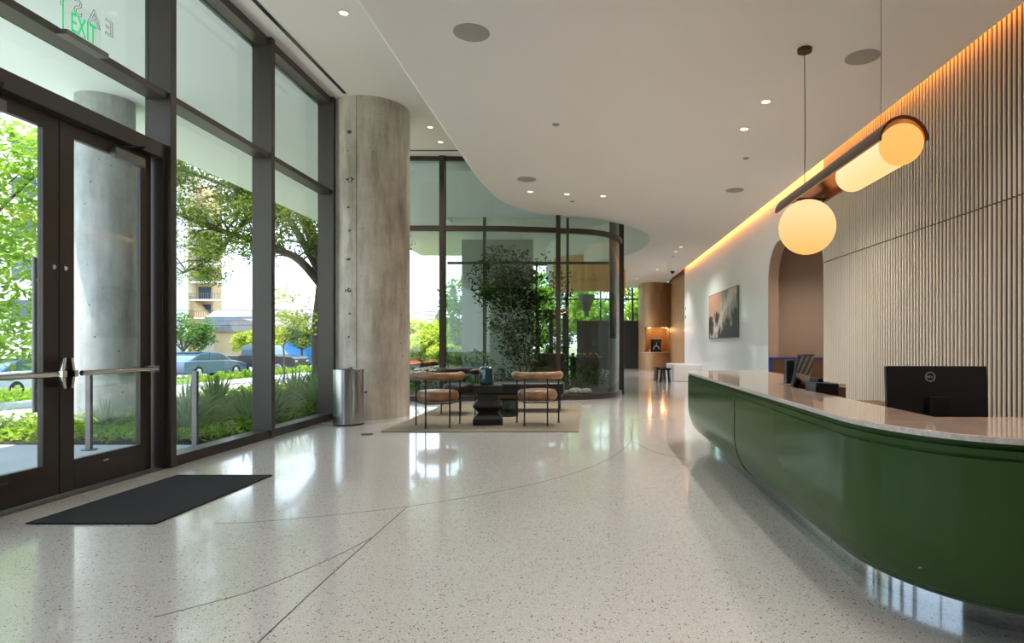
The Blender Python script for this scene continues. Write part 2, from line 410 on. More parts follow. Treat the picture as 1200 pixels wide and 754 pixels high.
MB().box(-8.0, -4.09, -6, 18.4, 4.75, 5.1).box(-4.09, .70, 12.66, 17.32, 4.72, 4.87).build('ceiling_exterior', M['soffit'], label='white soffit of the overhang outside the windows', cat='soffit', kind='structure')
MB().box(-7.9, 6.5, -6, 29, 5.3, 5.6).build('roof', M['white'], kind='structure', label='unseen flat roof over the building, put in to shade the interior', cat='roof')  # out-of-view slab that keeps the sun off the interior
MB().box(XW-.10, XW-.03, -4.1, 22.1, 3.93, 3.95).build('trim_1', M['cove'], label='warm cove light strip hidden at the top of the right wall', cat='light strip', kind='structure')
MB().box(3.345, XW+.2, -4.1, 28.7, 4.05, ZU-.01).build('trim_2', M['white'], kind='structure', label='top of the cove slot', cat='trim')
# ceiling slots
MB().box(-3.655, -3.605, -4, 9.15, ZU-.006, ZU+.02).build('trim_3', M['black'], kind='structure', label='black linear air slot in the upper ceiling along the street windows', cat='air slot')
MB().box(-3.8, -1.85, 11.83, 11.88, ZU-.006, ZU+.02).build('trim_4', M['black'], kind='structure', label='black linear air slot in the upper ceiling before the garden glazing', cat='air slot')

# street facade --------------------------------------------------
my = [9.31, 7.50, 5.70, 3.51, 1.71, -.09]
wherem = ['beside the concrete column', 'between the two street windows', 'right of the entrance doors', 'left of the entrance doors', 'behind the doors bay', '', '', '']
n_trim = 5
for i, y in enumerate(my):
    MB().box(XG-.02, XI, y-.04, y+.04, 0, ZU).build('trim_%d' % n_trim, M['mull'], bevel=.004, label='dark bronze mullion %s' % (wherem[i] or 'of the street glazing'), cat='mullion', kind='structure'); n_trim += 1
nw = 1
def bay(y0, y1, z0=0, doors=False):
    global nw
    w = empty('window_%d' % nw, (XG, (y0+y1)/2, z0), label='tall street window bay in dark bronze frames, number %d from the column' % nw, cat='window', kind='structure'); nw += 1
    MB().box(XG, XI-.03, y0, y1, 3.41, 3.47).build('transom', M['mull'], w, bevel=.003)
    MB().box(XG, XI-.05, y0, y1, ZU-.10, ZU-.001).build('head', M['mull'], w)
    MB().box(XG+.004, XG+.016, y0, y1, 3.47, ZU-.10).build('upper_pane', M['glass'], w)
    if not doors:
        MB().box(XG, XI-.02, y0, y1, 0, .10).build('sill', M['bronze'], w, bevel=.004)
        MB().box(XG+.004, XG+.016, y0, y1, .10, 3.41).build('lower_pane', M['glass'], w)
    else:
        MB().box(XG+.004, XG+.016, y0, y1, 2.98, 3.41).build('lower_pane', M['glass'], w)
        MB().box(XG-.02, XI-.04, y0, y1, 2.845, 2.98).build('head_frame', M['bronze'], w, bevel=.004)
        for a, b in ((y0, y0+.045), (y1-.05, y1)):
            MB().box(XG-.02, XI-.04, a, b, 0, 2.845).build('jamb', M['bronze'], w)
        MB().box(XG-.02, XI-.04, y0, y1, 0, .012).build('threshold', M['grey'], w)
    return w
for i in range(len(my)-1):
    bay(my[i+1]+.04, my[i]-.04, doors=(i == 2))

MB().box(XG-.05, XI-.05, -4.2, -.13, 0, ZU).build('wall_left', M['brown'], label='brown wall left of the windows, outside the picture', cat='wall', kind='structure')
# glazed entrance doors
def leaf(n, y0, y1, hinge_hi, lab):
    d = empty('door_%d' % n, (-3.97, (y0+y1)/2, 0), label=lab, cat='door', kind='structure')
    X0, X1 = -4.01, -3.965
    f = MB()
    f.box(X0, X1, y0, y0+.13, .02, 2.84); f.box(X0, X1, y1-.13, y1, .02, 2.84)
    f.box(X0, X1, y0+.13, y1-.13, .02, .257); f.box(X0, X1, y0+.13, y1-.13, 2.73, 2.84)
    f.build('leaf_frame', M['bronze'], d, bevel=.003)
    MB().box(-3.992, -3.98, y0+.13, y1-.13, .257, 2.73).build('pane', M['glass'], d)
    m_ = y0+.045 if hinge_hi else y1-.045      # lock stile centre
    h_ = y1-.05 if hinge_hi else y0+.05
    s = 1 if hinge_hi else -1
    bar = MB().tube([(-3.885, m_+s*.06, .925), (-3.885, h_, .925)], .021, 14).build('push_bar', M['chrome'], d)
    br = MB()
    br.box(-3.965, -3.875, m_-.018, m_+.018, .90, .95)
    br.extr([(m_-.012-s*.02, 1.045), (m_+.012-s*.02, 1.045), (m_+.014, .93), (m_+.012-s*.02, .815), (m_-.012-s*.02, .815), (m_-.014, .93)], 'x', -3.93, -3.89)
    br.build('latch_lever', M['chrome'], bar, bevel=.004)
    MB().box(-3.965, -3.87, h_-.03, h_+.03, .895, .955).build('bar_bracket', M['grey'], bar, bevel=.004)
    MB().lathe([(.018, 0), (.018, .008), (.012, .012)], seg=16, caps=True, m=Matrix.Translation((-3.965, m_, 1.72)) @ Euler((0, PI/2, 0)).to_matrix().to_4x4()).build('lock_cylinder', M['chrome'], d)
    MB().tube([(-4.10, m_, .64), (-4.10, m_, 1.79)], .019, 14).tube([(-4.10, m_, .80), (-4.0, m_, .80)], .011, 8).tube([(-4.10, m_, 1.62), (-4.0, m_, 1.62)], .011, 8).build('pull_handle', M['grey'], d)
    c0 = h_-s*.10
    cl = MB().box(-3.965, -3.905, min(c0, c0-s*.34), max(c0, c0-s*.34), 2.70, 2.78).build('closer', M['grey'], d, bevel=.006)
    MB().tube([(-3.93, c0-s*.28, 2.79), (-3.78, c0-s*.18, 2.83), (-3.93, c0-s*.02, 2.86)], .008, 8).build('closer_arm', M['blackm'], cl)
    MB().box(-3.966, -3.96, m_+s*.36, m_+s*.42, .19, .205).build('door_badge', M['chrome'], d)
leaf(1, 4.605, 5.565, True, 'right glazed entrance door leaf with chrome push bar, beside the window')
leaf(2, 3.635, 4.595, False, 'left glazed entrance door leaf with chrome push bar, at the picture edge')

# exit sign and the EAST lettering
ex = empty('exit_sign', (-3.86, 4.66, 3.41), label='green EXIT sign on a clear panel above the entrance doors', cat='exit sign')
MB().box(-3.885, -3.795, 4.47, 4.86, 3.405, 3.445).build('housing', M['grey'], ex, bevel=.004)
MB().box(-3.842, -3.836, 4.49, 4.83, 3.445, 3.70).build('sign_panel', M['clearp'], ex)
MB().box(-3.8425, -3.8355, 4.484, 4.49, 3.445, 3.70).build('panel_edge', M['exitg'], ex)
text_mesh('lettering', 'EXIT', .21, M['exitg'], ex, (-3.833, 4.665, 3.535), (PI/2, 0, PI/2), extrude=.0015, xs=.56)
text_mesh('glass_lettering', 'EAST', .19, M['grey'], None, (XG-.012, 4.99, 3.83), (PI/2, 0, -PI/2), outline=.0022, space=1.55, label='thin outlined letters EAST on the glass above the doors, read backwards from inside', cat='lettering')

# concrete columns
cc = empty('column_inside', (-3.45, 9.78, 0), label='large round board-formed concrete column beside the steel bin', cat='column', kind='structure')
MB().cyl(-3.45, 9.78, 0, ZU+.01, .575, 96).build('shaft', M['conc'], cc)
sm = MB()
for a in (-93, 20, 130):
    q = math.radians(a); x, y = -3.45+.5755*math.cos(q), 9.78+.5755*math.sin(q)
    sm.tube([(x, y, .02), (x, y, ZU-.02)], .004, 6)
sm.build('form_seam', M['seam'], cc)
pits = MB(); random.seed(5)
for z, a, sx_ in ((4.33, -105, .05), (4.05, -107, .02), (3.62, -104, .085), (3.2, -106, .03), (2.85, -104, .035), (2.42, -106, .05), (1.95, -105, .075), (1.6, -104, .03), (1.25, -106, .03), (.78, -103, .05), (.42, -80, .045)):
    q = math.radians(a); n_ = Vector((math.cos(q), math.sin(q), 0)); c_ = Vector((-3.45, 9.78, z))+n_*.572
    t_ = Vector((-n_.y, n_.x, 0)); k = 11
    ring = []
    for j in range(k):
        w_ = 2*PI*j/k; r_ = sx_*random.uniform(.45, 1.15)
        p = t_*math.cos(w_)*r_+Vector((0, 0, 1))*math.sin(w_)*r_*.55
        ring.append(c_+p+n_*(.575-math.sqrt(.575**2-(p.dot(t_))**2))*-1+n_*.0035)
    pits.add([tuple(p) for p in ring], [tuple(range(k))])
pits.build('surface_void', M['seam'], cc, smooth=False)
MB().cyl(-7.15, 9.09, -.1, 4.76, .362, 64).build('column_outside', M['concx'], label='round smooth concrete column outside behind the right door leaf', cat='column', kind='structure')

# garden glazing (facing the camera) ------------------------------
def gbay(path, zt, matg, lab, ztr=(3.40, 3.50), head=True):
    global nw
    c = path[len(path)//2]
    w = empty('window_%d' % nw, (c[0], c[1], 0), label=lab, cat='window', kind='structure'); nw += 1
    MB().ribbon(path, .07, 0, .11).build('curb', M['bronze'], w)
    MB().ribbon(path, .10, ztr[0], ztr[1]).build('transom', M['bronze'], w)
    MB().ribbon(path, .012, .11, ztr[0]).build('lower_pane', matg, w)
    MB().ribbon(path, .012, ztr[1], zt-.08 if head else zt).build('upper_pane', matg, w)
    if head: MB().ribbon(path, .09, zt-.08, zt-.005).build('head', M['bronze'], w)
YB = 12.25
gbay([(-4.05, YB), (-2.96, YB)], ZU, M['glass'], 'tall garden window between the round column and the first garden mullion')
gbay([(-2.86, YB), (-1.7, YB+.04), (-.67, YB+.22)], ZU, M['glass_c'], 'wide garden window in front of the tree')
curve = spline([(-.57, 12.52, 0), (-.1, 12.62, 0), (.3, 12.87, 0), (.57, 13.25, 0), (.71, 13.82, 0)], 8)
gbay(curve, ZU, M['glass_c'], 'curved glass corner of the garden room', head=False)
gbay([(.74, 14.25), (.74, 17.3)], ZU, M['glass_c'], 'side window of the garden running away from the camera')
MB().box(-2.96, -2.86, YB-.10, YB+.08, 0, ZU).build('trim_%d' % n_trim, M['bronze'], kind='structure', label='dark mullion left of the garden tree', cat='mullion'); n_trim += 1
MB().box(-.665, -.575, YB+.16, YB+.32, 0, ZU).build('trim_%d' % n_trim, M['bronze'], kind='structure', label='dark mullion where the curved glass begins', cat='mullion'); n_trim += 1
MB().box(.47, .80, 13.95, 14.22, 0, ZU).build('trim_%d' % n_trim, M['bronze'], kind='structure', bevel=.01, label='wide dark post behind the curved glass', cat='post'); n_trim += 1
YF = 17.4
for x0, x1, t in ((-4.0, -2.98, 'left'), (-2.92, -.63, 'middle'), (-.57, .68, 'right')):
    gbay([(x0, YF), (x1, YF)], ZU, M['glass_c'], 'far garden window, %s bay seen through the front glazing' % t, ztr=(3.40, 3.47))
for x in (-2.95, -.60, .72):
    MB().box(x-.035, x+.035, YF-.08, YF+.08, 0, ZU).build('trim_%d' % n_trim, M['bronze'], kind='structure', label='thin dark mullion of the far garden glazing', cat='mullion'); n_trim += 1

# right wall: fluted panels, arch opening, white wall, oak end -------------
fw = empty('wall_right', (XW, 2.5, 0), label='fluted limed-wood wall behind the reception counter', cat='wall', kind='structure')
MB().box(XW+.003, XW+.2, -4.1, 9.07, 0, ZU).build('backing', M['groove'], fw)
for z0, z1, nm in ((0.0, 2.335, 'lower_flutes'), (2.35, 4.04, 'upper_flutes')):
    g = MB(); y = -4.05
    while y < 9.05:
        a = [(XW+.006, y)]+[(XW-.006-.008*math.sin(PI*j/6), y+.011-.011*math.cos(PI*j/6)) for j in range(7)]+[(XW+.006, y+.022)]
        g.prism(a[::-1], z0, z1); y += .061
    g.build(nm, M['ridge'], fw, angle=50)
# white wall with arched opening: outline in (Y, Z)
arch = [(11.86, 0), (11.86, 2.33)]+[(11.16+.7*math.cos(PI/2*j/12), 2.33+.7*math.sin(PI/2*j/12)) for j in range(1, 13)]
archl = [(9.77-.7*math.sin(PI/2*j/12), 2.33+.7*math.cos(PI/2*j/12)) for j in range(0, 13)]+[(9.07, 2.33), (9.07, 0)]
poly = [(9.07, ZU), (22.2, ZU), (22.2, 0)]+arch+archl[:-1]
poly = [(22.2, 0), (22.2, 4.04), (9.07, 4.04), (9.07, 2.33)]+archl[:-2][::-1]+arch[::-1]
MB().extr(poly, 'x', XW, XW+.2).build('wall_right_white', M['wallw'], angle=25, fix=True, label='glossy white wall with the arched opening and the painting', cat='wall', kind='structure')
# little room behind the arch
MB().box(XW+.2, 6.2, 12.3, 12.5, 0, 4.0).box(6.0, 6.2, 8.8, 12.3, 0, 4.0).box(XW+.2, 6.2, 8.7, 8.9, 0, 4.0).build('wall_alcove', M['taupe'], label='taupe walls of the alcove behind the arch', cat='wall', kind='structure')
MB().box(XW+.2, 6.2, 8.7, 12.5, 3.6, 3.8).build('ceiling_alcove', M['white'], label='ceiling of the alcove', cat='ceiling', kind='structure')
cb = empty('cabinet', (4.6, 12.08, 0), label='low brown cabinet with blue edging inside the arched opening', cat='cabinet')
MB().box(3.68, 5.6, 11.86, 12.29, 0, .86).build('body', M['brown'], cb, bevel=.004)
MB().box(3.53, 5.6, 11.83, 11.855, .02, .86).build('front_panel', M['brown'], cb)
MB().box(3.475, 5.6, 11.82, 11.855, .86, .885).build('top_edging', M['blue'], cb)
MB().box(3.475, 3.53, 11.83, 11.855, .02, .86).build('side_edging', M['blue'], cb)
for x in (4.3, 4.95): MB().box(x, x+.006, 11.827, 11.83, .05, .84).build('door_gap', M['dark'], cb)
lo_ = [(11.86, 0), (11.86, 2.33)]+[(11.16+.7*math.cos(PI/2*j/12), 2.33+.7*math.sin(PI/2*j/12)) for j in range(1, 13)]+archl[:-1]+[(9.07, 0)]
li_ = [(11.852, 0), (11.852, 2.33)]+[(11.16+.692*math.cos(PI/2*j/12), 2.33+.692*math.sin(PI/2*j/12)) for j in range(1, 13)]+[(9.77-.692*math.sin(PI/2*j/12), 2.33+.692*math.cos(PI/2*j/12)) for j in range(0, 13)]+[(9.078, 0)]
MB().extr(lo_+li_[::-1], 'x', XW+.002, XW+.2).build('trim_90', M['taupe'], fix=True, label='taupe lining of the arched opening', cat='arch lining', kind='structure')
# oak wall and coffee bar
MB().box(3.49, 3.75, 22.2, 27.0, 0, 2.02).box(3.50, 3.75, 22.2, 27.0, 2.02, 2.03).box(3.49, 3.75, 22.2, 27.0, 2.03, ZL+.3).build('wall_oak', M['wood'], label='tall oak veneer wall beyond the white wall', cat='wall', kind='structure')
front = spline([(2.24, 27.7, 0), (2.26, 26.9, 0), (2.38, 26.2, 0), (2.65, 25.9, 0), (3.05, 26.05, 0), (3.485, 26.4, 0)], 6)
fp = [(p[0], p[1]) for p in front]+[(3.485, 27.7)]
cbr = empty('coffee_bar', (2.9, 26.8, 0), label='curved oak coffee bar with a lit niche at the far end', cat='coffee bar')
MB().prism(fp, 0, .755).build('base_cabinet', M['wood'], cbr)
MB().prism([(x, y-.02) for x, y in fp], .755, .785).build('worktop', M['stonee'], cbr)
MB().prism(fp, 1.84, ZL-.002).build('upper_cabinet', M['wood'], cbr)
MB().box(2.24, 3.49, 27.5, 27.7, .785, 1.84).build('niche_back', M['wood'], cbr)
MB().prism([(2.24, 27.7), (2.26, 26.9), (2.38, 26.2), (2.46, 26.25), (2.46, 27.7)], .785, 1.84).build('niche_side', M['wood'], cbr)
MB().box(3.465, 3.485, 26.45, 27.5, .785, 1.84).build('niche_side', M['wood'], cbr)
for x in (2.62, 3.36):
    MB().cyl(x, 26.75, 1.822, 1.84, .04, 16).build('niche_lamp', M['warm'], cbr)
for x in (2.7, 3.25):
    ld = bpy.data.lights.new('niche_light', 'POINT'); ld.energy = 4.5; ld.color = (1, .62, .25); ld.shadow_soft_size = .04
    lo = bpy.data.objects.new('lamp', ld); COL.objects.link(lo); lo.parent = cbr; lo.location = (x-2.9, .25, 1.74)
cm = empty('coffee_machine', (2.92, 26.7, .785), label='black coffee machine with a white arch front in the oak niche', cat='coffee machine')
MB().box(2.72, 3.14, 26.5, 26.95, .785, .85).box(2.72, 3.14, 26.72, 26.95, .85, 1.30).box(2.72, 3.14, 26.5, 26.95, 1.2, 1.34).build('housing', M['black'], cm, bevel=.015)
ar = [(2.93+.15*math.cos(PI*j/10), .9+.18*math.sin(PI*j/10)) for j in range(11)]+[(2.93-.10*math.cos(PI*j/10), .9+.13*math.sin(PI*j/10)) for j in range(11)]
MB().extr(ar, 'y', 26.68, 26.72).build('front_arch', M['paintw'], cm)
MB().box(2.78, 3.08, 26.56, 26.9, 1.34, 1.40).build('hopper_lid', M['paintw'], cm, bevel=.01)
MB().tube([(2.93, 26.58, 1.2), (2.93, 26.58, 1.08)], .03, 12).build('spout', M['chrome'], cm)
for x, l in ((2.64, 'white paper cup left of the coffee machine'),):
    MB().lathe([(.03, 0), (.045, .13), (.04, .13), (.028, .005)], (x, 26.6, .785), 16, True).build('paper_cup', M['paintw'], label=l, cat='cup')
# back and end walls
MB().box(-4.3, 6.2, -4.4, -4.2, 0, ZU).build('wall_back', M['brown'], label='plain wall behind the camera', cat='wall', kind='structure')
MB().box(XW+.2, XW+.4, -4.2, 8.7, 0, ZU).build('wall_right_core', M['white'], label='wall behind the fluted panels', cat='wall', kind='structure')
MB().box(3.75, 6.2, 27.0, 27.2, 0, ZU).box(3.75, 3.95, 22.2, 27.0, 0, ZU).box(XW+.2, 3.95, 12.5, 22.2, 0, ZU).build('wall_side_far', M['white'], label='side wall behind the oak', cat='wall', kind='structure')
# far lobby
MB().box(-4.55, -2.0, 22.0, 22.2, 0, ZU).build('wall_lobby', M['concw'], label='pale wall panel in the far lobby behind the garden tree', cat='wall', kind='structure')
MB().box(-.55, 2.3, 28.2, 28.35, 0, 2.2).build('wall_screen', M['dark'], label='low dark screen wall at the end of the lobby', cat='wall', kind='structure')
YE = 28.8
fx = [-4.05, -2.45, -1.05, .55, 2.05, 3.4]
for i in range(5):
    gbay([(fx[i]+.04, YE), (fx[i+1]-.04, YE)], ZU, M['glass'], 'end window bay %s of the far lobby' % ['behind the pale panel', 'with the dark door frame', 'behind the pendant lamp', 'above the dark screen', 'beside the coffee bar'][i], ztr=(3.2, 3.27))
for x in fx:
    MB().box(x-.04, x+.04, YE-.08, YE+.08, 0, ZU).build('trim_%d' % n_trim, M['bronze'], kind='structure', label='dark mullion of the end windows', cat='mullion'); n_trim += 1
d = empty('door_3', (-1.75, 28.6, 0), label='dark framed glass door at the far end of the lobby, behind the tree', cat='door', kind='structure')
MB().box(-2.45, -2.28, 28.5, 28.65, 0, 2.74).box(-1.22, -1.05, 28.5, 28.65, 0, 2.74).box(-1.84, -1.66, 28.5, 28.65, 0, 2.6).box(-2.28, -1.22, 28.5, 28.65, 2.58, 2.74).box(-2.28, -1.22, 28.5, 28.65, 0, .25).build('door_frame', M['bronze'], d)
bulk = spline([(-1.15, 20.9, 0), (-.75, 20.3, 0), (-.1, 20.0, 0), (.6, 20.2, 0), (1.05, 20.8, 0), (1.25, 21.8, 0)], 6)
MB().ribbon(bulk, .12, 2.86, ZL+.3).build('bulkhead', M['amber'], kind='structure', label='curved amber wood bulkhead under the far ceiling', cat='bulkhead')

# ---------------------------------------------------------------- ceiling fittings
def downlight(x, y, z, power, label, group):
    t = empty('downlight', (x, y, z), label=label, cat='downlight', group=group)
    MB().lathe([(.062, -.001), (.062, -.007), (.048, -.007), (.048, -.001)], (x, y, z), 24).build('trim_ring', M['white'], t)
    MB().cyl(x, y, z-.005, z-.0015, .046, 24).build('lens', M['dl'], t)
    ld = bpy.data.lights.new('downlight_lamp', 'SPOT'); ld.energy = power; ld.color = (1, .95, .89); ld.spot_size = math.radians(120); ld.spot_blend = .8; ld.shadow_soft_size = .06
    lo = bpy.data.objects.new('lamp', ld); COL.objects.link(lo); lo.parent = t; lo.location = (0, 0, -.02)
    return t
low = [((1.90, 6.59), 'nearer of the two downlights above the reception counter beyond the pendant'), ((1.88, 7.43), 'farther of the two downlights above the reception counter beyond the pendant'),
       ((-1.0, 10.5), 'leftmost of the three downlights in a row beyond the ceiling speaker'), ((-.38, 10.67), 'middle of the three downlights in a row before the curved glass'), ((.25, 10.8), 'rightmost of the three downlights in a row before the curved glass'),
       ((2.47, 16.5), 'nearer of the two downlights close to the painting'), ((2.45, 17.3), 'farther of the two downlights close to the painting')]
for (x, y), l in low: downlight(x, y, ZL, SPOT_W*(1.2 if y > 16 else 1.9), l, 'downlights in the lower ceiling')
for (x, y), l in (((-2.76, 6.92), 'downlight in the upper ceiling beside the street windows, nearest'), ((-2.73, 10.57), 'nearer of two downlights in the upper ceiling right of the concrete column'), ((-2.74, 11.35), 'farther of two downlights in the upper ceiling right of the concrete column')):
    downlight(x, y, ZU, SPOT_W*1.3, l, 'downlights in the upper ceiling')
for i, (x, y) in enumerate([(1.3, 4.3), (1.3, 3.0), (1.3, 1.6), (1.3, 0), (-.4, 4.2), (-.4, 2.2), (-.4, .4), (-.4, -1.6), (1.3, -1.6), (2.6, 4.2), (2.6, 2.4), (2.6, .5), (2.4, 21.5), (1.9, 24.5), (0.2, 24.5)]):  # extra fittings added as fill to lift the room's brightness
    downlight(x, y, ZL, SPOT_W*((.42 if x < 2.5 else .6) if y < 12 else 2.2), 'added lower ceiling downlight for fill light, %s by %s metres' % (round(y+5, 1), round(x+4, 1)), 'added fill downlights')
for i, (x, y) in enumerate([(-2.75, 5.2), (-2.75, 3.2), (-2.75, 1.2), (-2.75, -1.0)]):  # unseen fittings added to brighten the strip along the windows
    downlight(x, y, ZU, SPOT_W*.4, 'added upper ceiling fill downlight outside the picture, %s metres along the windows' % round(y+5, 1), 'unseen added upper downlights')
downlight(4.5, 10.6, 3.6, SPOT_W*2.6, 'added downlight that brightens the alcove behind the arch', 'added alcove downlight')  # no known fitting here; added because the alcove was too dark
for (x, y), l in (((-.98, 5.13), 'large round ceiling speaker nearest the camera, left of the pendant'), ((2.48, 5.57), 'large round ceiling speaker beside the pendant cable'), ((-.98, 9.7), 'round ceiling speaker above the seating group'), ((2.47, 10.4), 'round ceiling speaker before the arched opening')):
    t = empty('ceiling_speaker', (x, y, ZL), label=l, cat='speaker', group='round ceiling speakers')
    MB().lathe([(.15, -.001), (.15, -.006), (.14, -.009), (.0, -.009)], (x, y, ZL), 40).build('grille', M['spk'], t)
for (x, y), l in (((-.39, 7.28), 'small white sprinkler head in the middle of the lower ceiling'), ((-.3, 11.2), 'small sprinkler head near the three downlights'), ((2.52, 18.3), 'small sprinkler head near the far pair of downlights'), ((2.2, 8.6), 'small sprinkler head above the fluted wall')):
    MB().lathe([(.045, 0), (.045, -.006), (.02, -.012), (.02, -.02), (0, -.02)], (x, y, ZL), 20).build('sprinkler', M['spk'], label=l, cat='sprinkler')
cmr = empty('security_camera', (3.0, 22.0, ZL), label='small black dome camera on the ceiling by the oak wall', cat='camera')
MB().lathe([(.08, 0), (.08, -.03), (.0, -.03)], (3.0, 22.0, ZL), 20).build('mount', M['black'], cmr)
MB().sphere((3.0, 22.0, ZL-.03), .065, 20, 12).build('dome', M['screen'], cmr)
for z in (2.05, 2.35):
    MB().box(XW-.012, XW, 21.9, 21.98, z, z+.1).build('wall_control', M['grey'], bevel=.003, label='small grey wall control at the far end of the white wall, %s of two' % ('lower' if z < 2.2 else 'upper'), cat='switch')

# ================================================================ RECEPTION COUNTER
def qell(cx, cy, rx, ry, a0, a1, n=14):
    return [(cx+rx*math.cos(a0+(a1-a0)*j/n), cy+ry*math.sin(a0+(a1-a0)*j/n)) for j in range(n+1)]
ZC = .83
def outer(inset_x, y_near, rx, ry, y_far, rf):
    X = 1.12+inset_x
    p = [(3.43, y_near)]+[(3.43-(3.43-X-rx)*j/4, y_near) for j in range(1, 4)]
    p += qell(X+rx, y_near+ry, rx, ry, -PI/2, -PI, 18)
    p += [(X, y_near+ry+(y_far-rf-y_near-ry)*j/10) for j in range(1, 10)]
    p += qell(X+rf, y_far-rf, rf, rf, PI, PI/2, 14)
    p += [(2.05, y_far)]
    return p
O = outer(0, 2.03, .50, .74, 7.34, .40)
B = outer(.22, 2.38, .55, .80, 7.12, .36)
rc = empty('reception_counter', (2.2, 4.7, 0), label='long curved green lacquer reception counter with a pink stone top', cat='reception counter')
inner = [(2.05, 4.9), (1.51, 4.9), (1.51, 2.68), (3.43, 2.68)]
MB().prism((O+inner)[::-1], ZC-.022, ZC).build('stone_top', M['stone'], rc, bevel=.003)
MB().ribbon([(p[0], p[1]) for p in O[1:]], .004, ZC-.0225, ZC-.0015).build('stone_edge', M['stonee'], rc)
def mixp(s, off=0):
    return [(o[0]*(1-s)+b[0]*s, o[1]*(1-s)+b[1]*s) for o, b in zip(O, B)]
prof = [(0.03, ZC-.022), (0.03, ZC-.035), (0.07, ZC-.037), (0.07, ZC-.046), (0.02, ZC-.048), (0.02, ZC-.072), (0.05, ZC-.076), (0.05, ZC-.082), (0.02, ZC-.086)]
prof += [(.02, .46)]
for j in range(1, 15):
    a = PI/2*j/14
    prof.append((.02+.98*(1-math.cos(a)), .46-.35*math.sin(a)))
g = MB(); n = len(O); vs = []; fs = []
for s_, z in prof: vs += [(x, y, z) for x, y in mixp(s_)]
for i in range(len(prof)-1):
    for j in range(n-1): fs.append((i*n+j, i*n+j+1, (i+1)*n+j+1, (i+1)*n+j))
g.add(vs, fs); g.build('counter_front', M['green'], rc, angle=28, fix=True)
MB().prism([(x, y) for x, y in [(3.43, 2.66)]+[(p[0]+.1, p[1]+.1) for p in O[5:-14]]+[(1.49, 7.0), (1.49, 4.92), (1.49, 2.66)]][::-1] if False else [(1.42, 2.66), (3.43, 2.66), (3.43, 2.6), (1.42, 2.6)][::-1], .2, ZC-.03).build('inner_wall', M['greend'], rc)
MB().box(1.47, 1.51, 2.68, 4.9, .12, ZC-.03).box(1.51, 2.05, 4.9, 4.94, .12, ZC-.03).box(2.01, 2.05, 4.94, 7.2, .12, ZC-.03).box(1.7, 2.05, 7.16, 7.2, .12, ZC-.03).build('inner_panel', M['brown'], rc)
for yy in (4.75,):
    gp = [(mixp(s_)) for s_, z in prof]
    # seam in the lacquer: a thin dark joint following the profile
    pts = []
    for (s_, z) in prof[9:]:
        x = 1.12+.22*s_
        pts.append((x-.0015, yy, z))
    MB().tube([(1.12+.22*.02-.0005, yy, ZC-.09)]+pts, .0035, 6).build('panel_joint', M['greend'], rc)
pl = outer(.225, 2.40, .55, .80, 7.11, .36)
MB().prism((pl+[(2.0, 7.0), (2.0, 4.9), (1.6, 4.9), (1.6, 2.9), (3.43, 2.9)])[::-1], 0.0, .125).build('plinth', M['mirror'], rc, bevel=0)
MB().box(1.52, 2.3, 2.69, 4.88, .66, .70).box(2.2, 2.3, 2.75, 2.85, 0, .66).box(2.2, 2.3, 4.7, 4.8, 0, .66).build('work_surface', M['brown'], rc, bevel=.003)

# monitor with logo
mo = empty('monitor', (1.88, 3.33, .70), label='black desktop monitor seen from the back on the reception counter, with a round logo', cat='monitor')
R_ = Matrix.Translation((1.865, 3.30, 1.03)) @ Euler((math.radians(-4), 0, math.radians(-4))).to_matrix().to_4x4()
MB().box(-.262, .262, 0, .028, -.32, 0, R_).build('screen_housing', M['black'], mo, bevel=.004)
MB().box(-.255, .255, .028, .030, -.312, -.006, R_).build('screen', M['screen'], mo)
st = MB().box(-.055, .055, -.045, 0, -.36, -.165, R_).build('stand_neck', M['grey'] if False else M['blackm'], mo, bevel=.004)
MB().cyl(1.865, 3.33, .70, .712, .12, 32).build('stand_base', M['blackm'], mo)
lg = MB(); k = 36
for r0, r1 in ((.0225, .0265),):
    vs = [];
    for j in range(k):
        a = 2*PI*j/k
        for r in (r0, r1): vs.append((-.032+r*math.cos(a), -.0012, -.058+r*math.sin(a)))
    lg.add(vs, [(2*j, 2*j+1, (2*j+3) % (2*k), (2*j+2) % (2*k)) for j in range(k)], R_)
# letters D E L L drawn as strokes, the E tilted
def stroke(x0, z0, x1, z1, w=.0022):
    d_ = Vector((x1-x0, z1-z0)).normalized(); nn = Vector((-d_.y, d_.x))*w/2
    lg.add([(-.032+x0+nn.x, -.0012, -.058+z0+nn.y), (-.032+x0-nn.x, -.0012, -.058+z0-nn.y), (-.032+x1-nn.x, -.0012, -.058+z1-nn.y), (-.032+x1+nn.x, -.0012, -.058+z1+nn.y)], [(0, 1, 2, 3)], R_)
h_ = .0052
for a in ((-.018, -h_, -.018, h_), (-.018, h_, -.013, h_*.8), (-.013, h_*.8, -.011, 0), (-.011, 0, -.013, -h_*.8), (-.013, -h_*.8, -.018, -h_)): stroke(*a)
for q in (-.004, 0, .004): stroke(-.008+q*.6, q-.002, -.001+q*.6, q+.003)
stroke(-.0095, -.0065, -.0055, .004)
for x in (.004, .012): stroke(x, h_, x, -h_); stroke(x, -h_, x+.0055, -h_)
lg.build('logo', M['logo'], mo, smooth=False)
